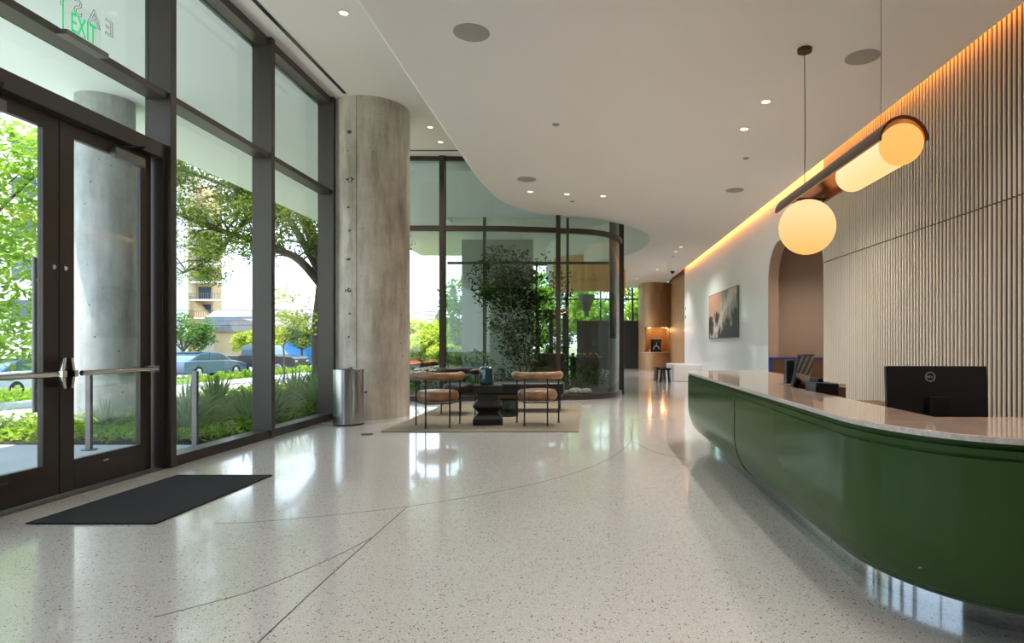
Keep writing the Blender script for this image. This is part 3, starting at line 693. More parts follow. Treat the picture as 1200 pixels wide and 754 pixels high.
# second monitor: its glossy front seen at an angle
m2 = empty('monitor', (1.78, 5.02-.3, .70), label='tilted monitor with a glossy screen mirroring the fluted wall, farther along the counter', cat='monitor')
R2 = Matrix.Translation((1.585, 4.62, 1.065)) @ Euler((math.radians(12), 0, math.radians(52))).to_matrix().to_4x4()
MB().box(0, .36, 0, .02, -.34, 0, R2).build('screen_housing', M['black'], m2, bevel=.004)
MB().box(.008, .352, -.002, 0, -.332, -.008, R2).build('screen', M['chrome'] if False else pm('reflective_screen', (96, 98, 100), .04, metal=.9), m2)
MB().tube([(1.74, 4.80, .71), (1.72, 4.80, .85)], .02, 12).cyl(1.74, 4.78, .70, .715, .09, 24).build('stand', M['blackm'], m2)
pc = empty('card_terminal', (1.58, 4.84, ZC), label='slim upright black case on the counter behind the tilted monitor', cat='terminal')
MB().box(1.585, 1.655, 4.93, 5.0, ZC, 1.02).build('case', M['black'], pc, bevel=.006)
MB().box(1.595, 1.645, 4.928, 4.93, ZC+.02, 1.0).build('front_panel', M['screen'], pc)
ph = empty('desk_phone', (1.63, 4.4, .70), label='low black desk phone with a sloped top beside the tilted monitor', cat='phone')
MB().extr([(1.545, .70), (1.72, .70), (1.72, .875), (1.56, .885)], 'y', 4.22, 4.42).build('phone_body', M['black'], ph, bevel=.008)
MB().tube([(1.60, 4.24, .892), (1.60, 4.40, .892)], .02, 10).build('handset', M['blackm'], ph)

# pendant lamp ---------------------------------------------------
pd = empty('pendant_lamp', (1.90, 4.7, ZL), label='long bronze channel pendant with lit opal globes over the counter', cat='pendant lamp')
Y0, Y1, XC, ZA = 3.70, 5.78, 1.90, 2.378
oa, ia = .150, .136
pr = [(XC+oa*math.cos(PI*j/24), ZA+oa*math.sin(PI*j/24)) for j in range(25)]+[(XC+ia*math.cos(PI*j/24), ZA+ia*math.sin(PI*j/24)) for j in range(24, -1, -1)]
MB().extr(pr, 'y', Y0, Y1).build('channel', M['brass'], pd, fix=True)
lp = [(XC+ia*math.cos(PI*j/24), ZA+ia*math.sin(PI*j/24)) for j in range(25)]+[(XC+(ia-.004)*math.cos(PI*j/24), ZA+(ia-.004)*math.sin(PI*j/24)) for j in range(24, -1, -1)]
MB().extr(lp, 'y', Y0+.01, Y1-.01).build('channel_lining', M['copper'], pd, fix=True)
MB().sphere((XC, 5.35, 2.165), .238, 48, 32).build('large_globe', M['globe'], pd)
MB().sphere((XC, Y0+.04, 2.362), .124, 40, 24).build('end_globe', M['globe2'], pd)
tb = MB(); pts = [(XC, Y0+.05, 2.362), (XC, 4.42, 2.362)]; rr = [.117, .117]
for j in range(1, 9):
    a = PI/2*j/8; pts.append((XC, 4.42+.117*math.sin(a), 2.362)); rr.append(max(.117*math.cos(a), .001))
tb.tube(pts, rr, 40).build('tube_globe', M['tubel'], pd)
MB().box(XC-.12, XC+.12, 5.3, 5.4, 2.385, 2.41).build('globe_bracket', M['brass'], pd)
for y, r in ((5.41, .004), (4.0, .0018)):
    MB().tube([(XC, y, ZA+oa-.002), (XC+.004, y, 3.0), (XC, y, ZL)], r, 8).build('cord', M['blackm'], pd)
MB().cyl(XC, 5.41, ZL-.035, ZL, .062, 32).build('canopy', M['brass'], pd, bevel=.004)
MB().cyl(XC, 4.0, ZL-.015, ZL, .02, 16).build('cable_anchor', M['brass'], pd)
for (y, z, p_, r_) in ((5.35, 2.165, 22, .25), (4.05, 2.36, 16, .13)):
    ld = bpy.data.lights.new('globe_lamp', 'POINT'); ld.energy = p_; ld.color = (1, .66, .34); ld.shadow_soft_size = r_
    lo = bpy.data.objects.new('lamp', ld); COL.objects.link(lo); lo.parent = pd; lo.location = (0, y-4.7, z-ZL)

# painting -------------------------------------------------------
def paint_mat():
    m = bpy.data.materials.new('abstract_painting'); m.use_nodes = True
    n = m.node_tree.nodes; l = m.node_tree.links; b = n['Principled BSDF']; b.inputs['Roughness'].default_value = .5
    t = n.new('ShaderNodeTexCoord'); mp = n.new('ShaderNodeMapping'); mp.inputs['Scale'].default_value = (1, 2.6, .9); l.new(t.outputs['Generated'], mp.inputs[0])
    ns = n.new('ShaderNodeTexNoise'); ns.inputs['Scale'].default_value = 3.2; ns.inputs['Detail'].default_value = 9; ns.inputs['Roughness'].default_value = .6; l.new(mp.outputs[0], ns.inputs['Vector'])
    s = n.new('ShaderNodeSeparateXYZ'); l.new(t.outputs['Generated'], s.inputs[0])   # Y 0 near .. 1 far, Z 0..1
    def math_(op, a, b_, c=None):
        k = n.new('ShaderNodeMath'); k.operation = op
        for i, v in enumerate((a, b_, c)):
            if v is None: continue
            if hasattr(v, 'links'): l.new(v, k.inputs[i])
            else: k.inputs[i].default_value = v
        return k.outputs[0]
    def mix(f, a, b_):
        k = n.new('ShaderNodeMix'); k.data_type = 'RGBA'; l.new(f, k.inputs[0])
        for i, v in ((6, a), (7, b_)):
            if hasattr(v, 'links'): l.new(v, k.inputs[i])
            else: k.inputs[i].default_value = v
        return k.outputs[2]
    def ramp(v, a, b_):
        k = n.new('ShaderNodeMapRange'); k.inputs[1].default_value = a; k.inputs[2].default_value = b_; l.new(v, k.inputs[0]); return k.outputs[0]
    N = ns.outputs[0]; Y = s.outputs['Y']; Z = s.outputs['Z']
    hz = math_('ADD', Z, math_('MULTIPLY', math_('SUBTRACT', N, .5), 1.5))
    top = mix(ramp(math_('ADD', Y, math_('MULTIPLY', math_('SUBTRACT', N, .5), .8)), .42, .58), lin((150, 143, 134)), lin((200, 150, 128)))
    c = mix(ramp(hz, .42, .5), lin((28, 22, 20)), top)
    dg = math_('ABSOLUTE', math_('SUBTRACT', math_('ADD', math_('MULTIPLY', Z, -.7), math_('ADD', math_('MULTIPLY', N, .9), .35)), Y), None)
    c = mix(ramp(dg, .20, .05), c, lin((208, 198, 184)))
    l.new(c, b.inputs['Base Color']); return m
pt = empty('painting', (XW, 15.8, 1.29), label='wide abstract painting in black, cream and pink on the white wall', cat='painting')
MB().box(XW-.045, XW-.005, 14.12, 17.48, 1.29, 2.50).build('frame', M['grey'], pt)
MB().box(XW-.05, XW-.045, 14.15, 17.45, 1.31, 2.48).build('canvas', paint_mat(), pt)

# ================================================================ SEATING GROUP
MB().box(-2.70, -.13, 7.96, 11.7, .001, .014).build('rug', M['rug'], bevel=.005, label='beige flat woven rug under the seating group', cat='rug')
MB().box(-3.58, -2.75, 3.9, 5.34, .001, .012).build('entrance_mat', M['mat'], bevel=.004, label='charcoal entrance mat inside the glass doors', cat='mat')
RZ = .014
def armchair(leather, label):
    t = empty('armchair', (0, 0, 0), label=label, cat='armchair', group='round-backed armchairs around the black table')
    t.location = (0, 0, 0)
    posts = [(-.158, -.30), (.158, -.30), (-.30, .10), (.30, .10)]
    for x, y in posts:
        MB().tube([(x, y, 0), (x, y, .665)], .011, 10).cyl(x, y, 0, .008, .022, 16).build('leg', M['blackm'], t)
    fr = MB().tube([(x, y, .325) for x, y in (posts[2], posts[0], posts[1], posts[3], posts[2])], .009, 8)
    fr.build('seat_frame', M['blackm'], t)
    # seat cushion: rounded disc
    pf = [(.0, .335), (.22, .335)]+[(.235+.05*math.sin(PI*j/10), .41-.075*math.cos(PI*j/10)) for j in range(11)]+[(.18, .492), (0, .495)]
    MB().lathe(pf, (0, .0, 0), 40).build('seat', leather, t)
    arc = []; rr = []
    for j in range(33):
        a = math.radians(-90-128+256*j/32)
        arc.append((.318*math.cos(a), .02+.325*math.sin(a), .69))
        e_ = min(j, 32-j); rr.append(.054*min(1, math.sqrt((e_+.12)/2.6)))
    MB().tube(arc, rr, 16).build('backrest', leather, t)
    return t
a1 = armchair(M['tan'], 'tan leather armchair with a rolled back, left one near the column')
a1.location = (-2.10, 8.56, RZ); a1.rotation_euler.z = math.radians(13)
a2 = copy_tree(a1); a2.location = (-.733, 8.76, RZ); a2.rotation_euler.z = math.radians(1); a2['label'] = 'tan leather armchair with a rolled back, right of the black pedestal table'
a3 = armchair(M['blackl'], 'black leather armchair facing the camera behind the left tan armchair')
a3.location = (-2.08, 10.0, RZ); a3.rotation_euler.z = math.radians(165)
bn = empty('bench', (-1.0, 10.5, RZ), label='long dark leather bench behind the pedestal table', cat='bench')
MB().box(-1.68, -.42, 10.15, 10.75, .30, .50).build('cushion', M['blackl'], bn, bevel=.04, seg=4)
MB().box(-1.66, -.44, 10.17, 10.73, .265, .30).build('bench_frame', M['brown'], bn, bevel=.003)
for x in (-1.6, -.5):
    for y in (10.22, 10.68):
        MB().tube([(x, y, RZ), (x, y, .27)], .012, 10).build('leg', M['blackm'], bn)
tbn = empty('pedestal_table', (-1.43, 8.72, RZ), rz=math.radians(9), label='black carved pedestal table between the tan armchairs', cat='table')
RT = Matrix.Translation((-1.43, 8.72, RZ)) @ Euler((0, 0, math.radians(9))).to_matrix().to_4x4()
def sq_loft(levels):
    vs = []; fs = []
    for hw, z in levels:
        vs += [(-hw, -hw, z), (hw, -hw, z), (hw, hw, z), (-hw, hw, z)]
    for i in range(len(levels)-1):
        for j in range(4):
            k = (j+1) % 4; fs.append((i*4+j, i*4+k, i*4+4+k, i*4+4+j))
    fs.append((3, 2, 1, 0)); b = (len(levels)-1)*4; fs.append((b, b+1, b+2, b+3)); return vs, fs
v_, f_ = sq_loft([(.20, 0), (.205, .01), (.205, .085), (.125, .175), (.135, .185), (.205, .25), (.205, .285), (.14, .345), (.14, .44)]); MB().add(v_, f_, RT).build('pedestal', M['table'], tbn, bevel=.006)
v_, f_ = sq_loft([(.17, .44), (.195, .45), (.195, .555)]); MB().add(v_, f_, RT).build('tabletop', M['table'], tbn, bevel=.006)
vz = MB(); pf = [(.0, 0), (.085, 0), (.098, .012), (.102, .05), (.102, .20), (.096, .235), (.07, .255), (.035, .262), (.026, .275), (.026, .33), (.03, .335), (.02, .335), (.02, .27)]
segs = 48; vs = []; fs = []
for r, z in pf:
    for j in range(segs):
        q = 2*PI*j/segs; r2 = r*(1+(.035*math.cos(q*12) if .01 < z < .25 else 0)); vs.append((-1.45+r2*math.cos(q), 8.72+r2*math.sin(q), RZ+.5555+z))
for i in range(len(pf)-1):
    for j in range(segs):
        k = (j+1) % segs; fs.append((i*segs+j, i*segs+k, (i+1)*segs+k, (i+1)*segs+j))
vz.add(vs, fs).build('vase', M['teal'], angle=60, label='teal ribbed bottle vase on the black pedestal table', cat='vase')
dt = empty('side_table', (-1.26, 9.68, RZ), label='low smoked glass drum table behind the pedestal table', cat='side table')
MB().lathe([(.15, 0), (.15, .25), (.142, .25), (.142, .0)], (-1.26, 9.68, RZ), 32).build('drum', M['smoke'], dt)
MB().cyl(-1.26, 9.68, RZ+.25, RZ+.262, .155, 32).build('tabletop', M['smoke'], dt)
MB().lathe([(.152, 0), (.152, .012), (.14, .012), (.14, 0)], (-1.26, 9.68, RZ), 32).build('base_ring', M['blackm'], dt)
# steel bin
bi = empty('waste_bin', (-3.42, 8.75, 0), label='brushed steel cylindrical waste bin beside the concrete column', cat='bin')
MB().lathe([(.205, 0), (.205, .765), (.212, .768), (.212, .785), (.195, .785), (.195, .10), (0, .10)], (-3.42, 8.75, 0), 64).build('drum', M['steel'], bi)
MB().lathe([(.208, .0), (.208, .02), (.2, .02)], (-3.42, 8.75, 0), 64).build('base_band', M['blackm'], bi)
# far furniture
MB().box(2.60, 3.455, 18.8, 20.6, 0, .5).build('white_bench', M['wallw'], bevel=.015, label='low glossy white bench block against the wall before the oak', cat='bench')
def stool(x, y, rz, lab):
    t = empty('stool', (x, y, 0), rz, label=lab, cat='stool', group='black stools by the white bench')
    m = Matrix.Translation((x, y, 0)) @ Euler((0, 0, rz)).to_matrix().to_4x4()
    MB().box(-.17, .17, -.15, .15, .37, .43, m).build('seat', M['black'], t, bevel=.006)
    for s_ in (-1, 1):
        MB().add([(s_*.13-.03, -.13, 0), (s_*.13+.03, -.13, 0), (s_*.13+.03, .13, 0), (s_*.13-.03, .13, 0), (s_*.10-.03, -.13, .37), (s_*.10+.03, -.13, .37), (s_*.10+.03, .13, .37), (s_*.10-.03, .13, .37)],
                 [(0, 3, 2, 1), (4, 5, 6, 7), (0, 1, 5, 4), (1, 2, 6, 5), (2, 3, 7, 6), (3, 0, 4, 7)], m).build('leg', M['black'], t, bevel=.004)
stool(2.20, 19.1, .2, 'black wooden stool farther from the white bench, left of the pair')
stool(2.27, 18.25, -.25, 'black wooden stool nearest the white bench, right of the pair')
so = empty('club_chair', (-1.2, 19.0, 0), label='brown leather club chair behind the garden tree', cat='armchair')
MB().box(-1.65, -.75, 18.7, 19.5, .12, .42).build('seat', M['brownl'], so, bevel=.05, seg=3)
MB().box(-1.65, -.75, 19.35, 19.6, .3, .85).build('backrest', M['brownl'], so, bevel=.06, seg=3)
for x in (-1.72, -.80): MB().box(x, x+.16, 18.7, 19.5, .12, .62).build('armrest', M['brownl'], so, bevel=.05, seg=3)
for x in (-1.6, -.82):
    for y in (18.78, 19.5): MB().cyl(x, y, 0, .13, .02, 10).build('leg', M['blackm'], so)
cr2 = empty('console_table', (-.25, 19.4, 0), label='long dark console behind the curved glass', cat='console')
MB().box(-.62, .42, 19.2, 19.6, .68, .74).build('top', M['dark'], cr2, bevel=.004)
MB().box(-.58, .38, 19.24, 19.56, .06, .68).build('body', M['dark'], cr2, bevel=.004)
for x in (-.55, .32): MB().box(x, x+.04, 19.26, 19.54, 0, .06).build('foot', M['dark'], cr2)
random.seed(2)
for i in range(5):
    x = -.5+.18*i
    MB().lathe([(.025, 0), (.05, .04), (.055, .09), (.03, .12), (0, .12)], (x, 19.4, .74), 16, True).build('candle_bowl', M['copper'], label='small copper bowl on the dark console, %s' % ['first from the left', 'second from the left', 'middle one', 'second from the right', 'last on the right'][i], cat='bowl', group='copper bowls on the console')
pl2 = empty('pendant_lamp', (-.1, 24.0, ZL), label='inverted dark cone pendant in the far lobby', cat='pendant lamp')
MB().lathe([(.34, 3.05), (.33, 3.05), (.13, 2.45), (.14, 2.43), (.35, 3.05)], (-.1, 24.0, 0), 32).cyl(-.1, 24, 2.2, 2.45, .1, 20).build('shade', M['grey'], pl2)
MB().tube([(-.1, 24, 2.9), (-.1, 24, ZL)], .012, 8).build('cord', M['blackm'], pl2)
MB().cyl(-.1, 24, ZL-.03, ZL, .06, 20).build('canopy', M['blackm'], pl2)

# ================================================================ PLANTS
def leaves(mb, c, r, n, size, rnd, sq=(1, 1, 1), hollow=.3):
    vs = []; fs = []
    for i in range(n):
        while True:
            p = Vector((rnd.uniform(-1, 1), rnd.uniform(-1, 1), rnd.uniform(-1, 1)))
            if hollow < p.length < 1: break
        p = Vector((c[0]+p.x*r*sq[0], c[1]+p.y*r*sq[1], c[2]+p.z*r*sq[2]))
        a = Vector((rnd.gauss(0, 1), rnd.gauss(0, 1), rnd.gauss(0, .6))).normalized()
        b = a.cross(Vector((rnd.gauss(0, .6), rnd.gauss(0, .6), 1))).normalized()
        s_ = size*rnd.uniform(.6, 1.25); nrm = a.cross(b)*s_*.15
        k = len(mb.v)+len(vs)
        vs += [tuple(p-a*s_), tuple(p-b*s_*.42+nrm), tuple(p+a*s_), tuple(p+b*s_*.42+nrm)]
        fs.append((k, k+1, k+2, k+3))
    mb.v += vs; mb.f += fs
def tree(name, base, top, spread, mat, bark, seed, label, n_limb=7, ncl=26, nleaf=110, size=.09, crown=None, group=None, tr=.09, sq=(1, 1, .8), lean=(0, 0), cat='tree', fork=.38):
    rnd = random.Random(seed)
    t = empty(name, base, label=label, cat=cat, group=group)
    B_ = Vector(base); hgt = top-base[2]
    tm = MB(); lm = MB()
    mid = B_+Vector((lean[0]*.5, lean[1]*.5, hgt*fork))
    tm.tube([B_-Vector((0, 0, .1)), B_+Vector((lean[0]*.2+.03, 0, hgt*fork*.5)), mid], [tr, tr*.85, tr*.7], 8)
    C_ = Vector(crown) if crown else B_+Vector((lean[0], lean[1], hgt*.68))
    for i in range(n_limb):
        a = 2*PI*i/n_limb+rnd.uniform(-.4, .4); rr_ = spread*rnd.uniform(.5, .95)
        end = Vector((C_.x+rr_*math.cos(a)*sq[0], C_.y+rr_*math.sin(a)*sq[1], C_.z+rnd.uniform(-.35, .75)*(top-C_.z)))
        m1 = mid.lerp(end, .5)+Vector((rnd.uniform(-.2, .2), rnd.uniform(-.2, .2), .12*hgt*rnd.uniform(-.3, 1)))*min(1, spread)
        pts_ = spline([tuple(mid), tuple(m1), tuple(end)], 4)
        tm.tube(pts_, [tr*.5*(1-.8*k/(len(pts_)-1)) for k in range(len(pts_))], 6)
        for q in range(3):
            s0 = Vector(pts_[rnd.randint(3, len(pts_)-2)]); s1 = s0+Vector((rnd.uniform(-1, 1), rnd.uniform(-1, 1), rnd.uniform(-.2, .8)))*spread*.35
            tm.tube([s0, s0.lerp(s1, .5)+Vector((0, 0, .05)), s1], [tr*.16, tr*.12, tr*.05], 5)
            leaves(lm, s1, spread*.26, nleaf//2, size, rnd, hollow=0)
    for i in range(ncl):
        while True:
            p = Vector((rnd.uniform(-1, 1), rnd.uniform(-1, 1), rnd.uniform(-1, 1)))
            if p.length < 1: break
        c = (C_.x+p.x*spread*.85*sq[0], C_.y+p.y*spread*.85*sq[1], C_.z+p.z*(top-C_.z)*.9)
        leaves(lm, c, spread*.3, nleaf, size, rnd, sq=(1, 1, .7), hollow=0)
    tm.build('trunk', bark, t); lm.build('foliage', mat, t, smooth=False)
    return t
# courtyard garden
gb = MB().prism([(-4.0, 12.45), (-.7, 12.6), (-.1, 12.78), (.2, 12.98), (.44, 13.35), (.42, 14.0), (.66, 14.3), (.66, 17.25), (-4.0, 17.25)], 0.0, .10).build('planting_bed', M['soil'], kind='structure', label='dark planting bed of the garden', cat='planting bed')
rnd = random.Random(11)
ft = empty('slender_tree', (-1.55, 14.4, .1), label='slender multi-stemmed tree with small dark leaves in the glazed garden', cat='tree')
tm = MB(); lm = MB()
for i in range(11):
    a = rnd.uniform(0, 2*PI); r_ = rnd.uniform(.35, 1.0)
    ex_ = (-1.6+r_*math.cos(a)*1.02, 14.4+r_*math.sin(a)*.8, rnd.uniform(2.1, 3.15))
    p0 = (-1.45+rnd.uniform(-.12, .12), 14.4+rnd.uniform(-.12, .12), .1); p1 = (p0[0]*.6+ex_[0]*.4, p0[1]*.6+ex_[1]*.4, 1.0+rnd.uniform(-.2, .2))
    sp_ = spline([p0, p1, ex_], 6); tm.tube(sp_, [.024*(1-.75*k/(len(sp_)-1)) for k in range(len(sp_))], 6)
    for q in range(9):
        s0 = Vector(sp_[rnd.randint(4, len(sp_)-1)]); s1 = s0+Vector((rnd.uniform(-.45, .45), rnd.uniform(-.4, .4), rnd.uniform(-.1, .35)))
        s1.z = min(s1.z, 3.22)
        tm.tube([s0, s0.lerp(s1, .6)+Vector((0, 0, .04)), s1], [.006, .004, .002], 4)
        leaves(lm, s1, .24, 46 if s0.z > 1.3 else 20, .052, rnd, hollow=0)
for i in range(58):
    leaves(lm, (-1.75+rnd.gauss(0, .42), 14.4+rnd.uniform(-.5, .5), rnd.uniform(1.9, 3.1)), .27, 50, .052, rnd, hollow=0)
tm.build('stems', M['stem'], ft); lm.build('foliage', M['dkleaf'], ft, smooth=False)
def shrub(name, x, y, z, r, h, mat, seed, label, n=420, size=.06, group=None, cat='shrub'):
    rnd = random.Random(seed); t = empty(name, (x, y, z), label=label, cat=cat, group=group)
    lm = MB(); sm_ = MB()
    for i in range(7):
        a = rnd.uniform(0, 2*PI); e_ = (x+r*.6*math.cos(a), y+r*.6*math.sin(a), z+h*rnd.uniform(.5, .9))
        sm_.tube([(x, y, z-.03), ((x+e_[0])/2, (y+e_[1])/2, z+h*.4), e_], [.012, .009, .004], 5)
    leaves(lm, (x, y, z+h*.52), r, n, size, rnd, sq=(1, 1, h*.5/r), hollow=.2)
    sm_.build('stems', M['stem'], t); lm.build('foliage', mat, t, smooth=False); return t
ys = [(-3.5, 12.95, .5, .6, 'dkleaf'), (-2.85, 13.3, .35, .45, 'dkleaf'), (-2.3, 13.0, .32, .4, 'mid'), (-1.95, 13.6, .4, .5, 'dkleaf'), (-1.1, 13.3, .38, .55, 'dkleaf'), (-.45, 13.35, .36, .42, 'dkleaf'), (-.1, 14.3, .42, .55, 'dkleaf'), (-.4, 15.3, .36, .7, 'dkleaf'), (-2.7, 14.8, .5, .9, 'mid'), (.2, 15.6, .4, .5, 'dkleaf')]
lbs = ['beside the round column', 'left of the garden mullion', 'under the left side of the tree', 'left of the tree stems', 'in front of the tree stems', 'left in the curved corner', 'behind the curved corner', 'right of the tree stems', 'far left behind the tree', 'farthest in the garden']
for i, (x, y, r, h, m_) in enumerate(ys):
    shrub('garden_shrub', x, y, .1, r, h, M[m_], 40+i, 'low dark green shrub in the glazed garden, '+lbs[i], n=260, size=.055, group='shrubs in the glazed garden')
for i, (x, y, s_) in enumerate([(-.28, 12.93, .11), (-.05, 13.02, .09), (-.5, 12.88, .07)]):
    rnd = random.Random(i); rk = MB().sphere((x, y, .1+s_*.45), s_, 14, 9, sc=(1.3, .9, .7))
    rk.v = [(p[0]+rnd.uniform(-.012, .012), p[1]+rnd.uniform(-.012, .012), p[2]+rnd.uniform(-.01, .01)) for p in rk.v]
    rk.build('garden_rock', M['rock'], fix=True, label='pale rock at the curved glass, %s' % ['the largest', 'right of the largest', 'small one at the mullion'][i], cat='rock', group='rocks at the curved glass')

# ================================================================ OUTSIDE
def patch(name, poly, z, mat, label, cat, kind='structure', th=.15):
    return MB().prism(poly[::-1] if False else poly, z-th, z).build(name, mat, label=label, cat=cat, kind=kind)
patch('patio', [(-8.4, -8), (-4.11, -8), (-4.11, 7.1), (-8.4, 7.1)], -.02, M['patio'], 'grey patio paving outside the entrance doors', 'patio')
patch('bed_street', [(-8.4, 7.1), (-4.11, 7.1), (-4.11, 40), (-8.4, 40)], -.05, M['soil'], 'planting bed along the street windows', 'planting bed')
patch('sidewalk', [(-10.3, -10), (-8.4, -10), (-8.4, 27), (-10.3, 27)], -.03, M['sidewalk'], 'pale concrete sidewalk beyond the planting bed', 'sidewalk')
MB().add([(-10.3, -10, -.04), (-10.3, 60, -.04), (-17, 60, -.72), (-17, -10, -.72)], [(0, 1, 2, 3)]).build('verge', M['lawn'], kind='structure', label='sloping lawn between sidewalk and street', cat='lawn')
MB().box(-12.6, -11.2, -10, 27, -.3, -.12).build('path_street', M['sidewalk'], kind='structure', label='second pale path across the lawn', cat='path')
patch('street', [(-34, -20), (-17, -20), (-17, 90), (-34, 90)], -.78, M['asph'], 'grey asphalt street', 'street')
patch('ground', [(-260, -120), (160, -120), (160, 260), (-260, 260)], -.95, M['ground'], 'ground far beyond the street', 'ground')
patch('ground_end', [(-8.3, 29.2), (14, 29.2), (14, 60), (-8.3, 60)], -.06, M['lawn'], 'lawn beyond the end windows', 'lawn')

# groundcover in the beds: nobody could count it
rnd = random.Random(3); gc = MB()
for i in range(900):
    x = rnd.uniform(-8.3, -4.25); y = 7.2+9*rnd.random()**1.3
    if abs(x+7.15) < .5 and abs(y-9.1) < .5: continue
    leaves(gc, (x, y, .04+rnd.uniform(0, .08)), .16, 14, .05, rnd, sq=(1, 1, .5), hollow=0)
for i in range(600):
    x = rnd.uniform(-16.5, -12.8); y = rnd.uniform(9, 32)
    leaves(gc, (x, y, -.04-(-x-10.3)*.101+rnd.uniform(.05, .35)), .3, 16, .09, rnd, sq=(1, 1, .7), hollow=0)
gc.build('groundcover', M['gcov'], smooth=False, kind='stuff', label='bright green groundcover in the beds outside', cat='groundcover')
# spiky clumps
def yucca_mesh(h, n, seed):
    rnd = random.Random(seed); mb = MB()
    for i in range(n):
        a = rnd.uniform(0, 2*PI); el = rnd.uniform(.25, 1.45); L = h*rnd.uniform(.7, 1.1); w = .019*rnd.uniform(.8, 1.2)
        d = Vector((math.cos(a)*math.cos(el), math.sin(a)*math.cos(el), math.sin(el))); s_ = Vector((-math.sin(a), math.cos(a), 0))
        p = Vector((0, 0, .02)); vs = []
        for k in range(5):
            t = k/4; ww = w*(1-t**2*.96)
            q = p+d*L*t+Vector((0, 0, -1))*(L*.18*t*t)
            vs += [tuple(q-s_*ww), tuple(q+Vector((0, 0, -.006))), tuple(q+s_*ww)]
        mb.add(vs, [(k*3+j, k*3+j+1, k*3+j+4, k*3+j+3) for k in range(4) for j in range(2)])
    return mb
protos = []
for sd in (1, 2, 3):
    t = empty('spiky_clump', (0, 0, -.05), label='x', cat='plant', group='spiky palmetto clumps along the street windows')
    yucca_mesh(.85, 150, sd).build('blades', M['yucca'], t, smooth=False)
    MB().lathe([(.05, 0), (.04, .12), (0, .16)], (0, 0, -.05), 10).build('crown_base', M['stem'], t)
    protos.append(t)
yp = [(-6.35, 8.1, .62), (-5.05, 7.75, .8), (-5.55, 8.5, .95), (-4.75, 8.6, .8), (-5.0, 9.6, 1.0), (-5.9, 9.7, 1.0), (-4.7, 10.6, .95), (-5.4, 11.3, 1.05), (-6.6, 10.9, .9), (-4.75, 12.3, 1.0), (-5.8, 13.0, 1.0), (-7.5, 7.7, .6), (-8.0, 9.9, .7)]
yl = ['in front of the outside column', 'behind the glass guard post', 'left and taller, in the middle of the street window', 'close to the glass right of the guard', 'large, beside the mullion', 'large, behind the guard panel', 'left in the window next to the column', 'tall, centre of the window next to the column', 'far back near the sidewalk', 'nearest the concrete column', 'far back behind the column window', 'small, seen through the left door leaf', 'small, at the sidewalk left of the outside column']
for i, (x, y, s_) in enumerate(yp):
    c = protos[i] if i < 3 else copy_tree(protos[i % 3])
    c.location = (x, y, -.05); c.rotation_euler.z = i*1.3; c.scale = (s_,)*3; c['label'] = 'spiky green palmetto clump '+yl[i]
# glass guard
gd = empty('glass_guard', (-4.95, 6.85, -.02), label='low glass guard between grey posts outside the window', cat='guard rail')
for x, y in ((-4.42, 6.90), (-5.49, 6.75)):
    MB().box(x-.028, x+.028, y-.02, y+.02, -.02, .84).cyl(x, y, -.02, -.008, .075, 20).build('post', M['grey'], gd, bevel=.003)
MB().ribbon([(-5.45, 6.756), (-4.46, 6.895)], .012, .08, .80).build('glass_panel', M['glass'], gd)

# trees outside
ok = empty('oak_tree', (-9.3, 21.5, -.03), label='large live oak spreading its limbs over the sidewalk, seen through the street windows', cat='tree')
rnd = random.Random(21); tm = MB(); lm = MB()
def lp3(x, y, d): return ((x-VX)*d/F, d, H+(VY-y)*d/F)
tm.tube([(-9.3, 21.5, -.2), (-9.35, 21.4, 1.6), (-9.1, 21.2, 3.3)], [.36, .3, .27], 12)
limbs = [[(-9.1, 21.2, 3.0), lp3(352, 306, 20), lp3(323, 292, 19.4), lp3(290, 280, 19), lp3(250, 268, 18.6), lp3(205, 250, 18), lp3(160, 235, 17.5)],
         [(-9.1, 21.2, 3.2), lp3(362, 262, 20.2), lp3(325, 235, 20), lp3(280, 222, 19.5), lp3(230, 205, 19), lp3(180, 190, 18.5)],
         [(-9.1, 21.2, 3.2), lp3(345, 240, 22), lp3(300, 250, 23), lp3(250, 300, 23.5), lp3(215, 320, 24)],
         [(-9.1, 21.2, 3.3), (-8.2, 19.5, 5.0), (-7.6, 17.5, 5.7), (-8.2, 15.5, 6.0)],
         [(-9.1, 21.2, 3.3), (-10.5, 20.5, 6.0), (-12, 19.5, 7.2)], [(-9.1, 21.2, 3.3), (-7.6, 23, 5.5), (-6, 25, 6.3)]]
for lb in limbs:
    sp_ = spline(lb, 6); N_ = len(sp_)
    tm.tube(sp_, [.15*(1-.8*k/(N_-1)) for k in range(N_)], 8)
    for q in range(52):
        k = rnd.randint(5, N_-1); s0 = Vector(sp_[k]); s1 = s0+Vector((rnd.uniform(-1.3, 1.3), rnd.uniform(-1.2, 1.2), rnd.uniform(-.45, 1.1)))
        tm.tube([s0, s0.lerp(s1, .5)+Vector((rnd.uniform(-.15, .15), 0, .12)), s1], [.035, .022, .008], 5)
        leaves(lm, s1, .62, 150, .066, rnd, sq=(1, 1, .6), hollow=0)
tm.build('trunk', M['bark'], ok); lm.build('foliage', M['oak'], ok, smooth=False)
tree('maple_tree', (-12.3, 11.6, -.2), 6.6, 2.5, M['bright'], M['bark'], 7, 'bright green maple beyond the left door leaf', n_limb=9, ncl=60, nleaf=120, size=.10, crown=(-12.1, 11.9, 3.3), tr=.08)
tree('young_tree', (-8.75, 17.6, -.05), 3.0, .85, M['ylw'], M['stem'], 9, 'young yellow-green tree seen through the window beside the column', n_limb=6, ncl=12, nleaf=50, size=.06, crown=(-8.4, 17.4, 1.9), tr=.03)
tree('small_tree', (-26.4, 40, -.8), 3.0, 1.9, M['mid'], M['bark'], 13, 'rounded green tree beyond the blue sedan', n_limb=6, ncl=26, nleaf=90, size=.14, tr=.12)
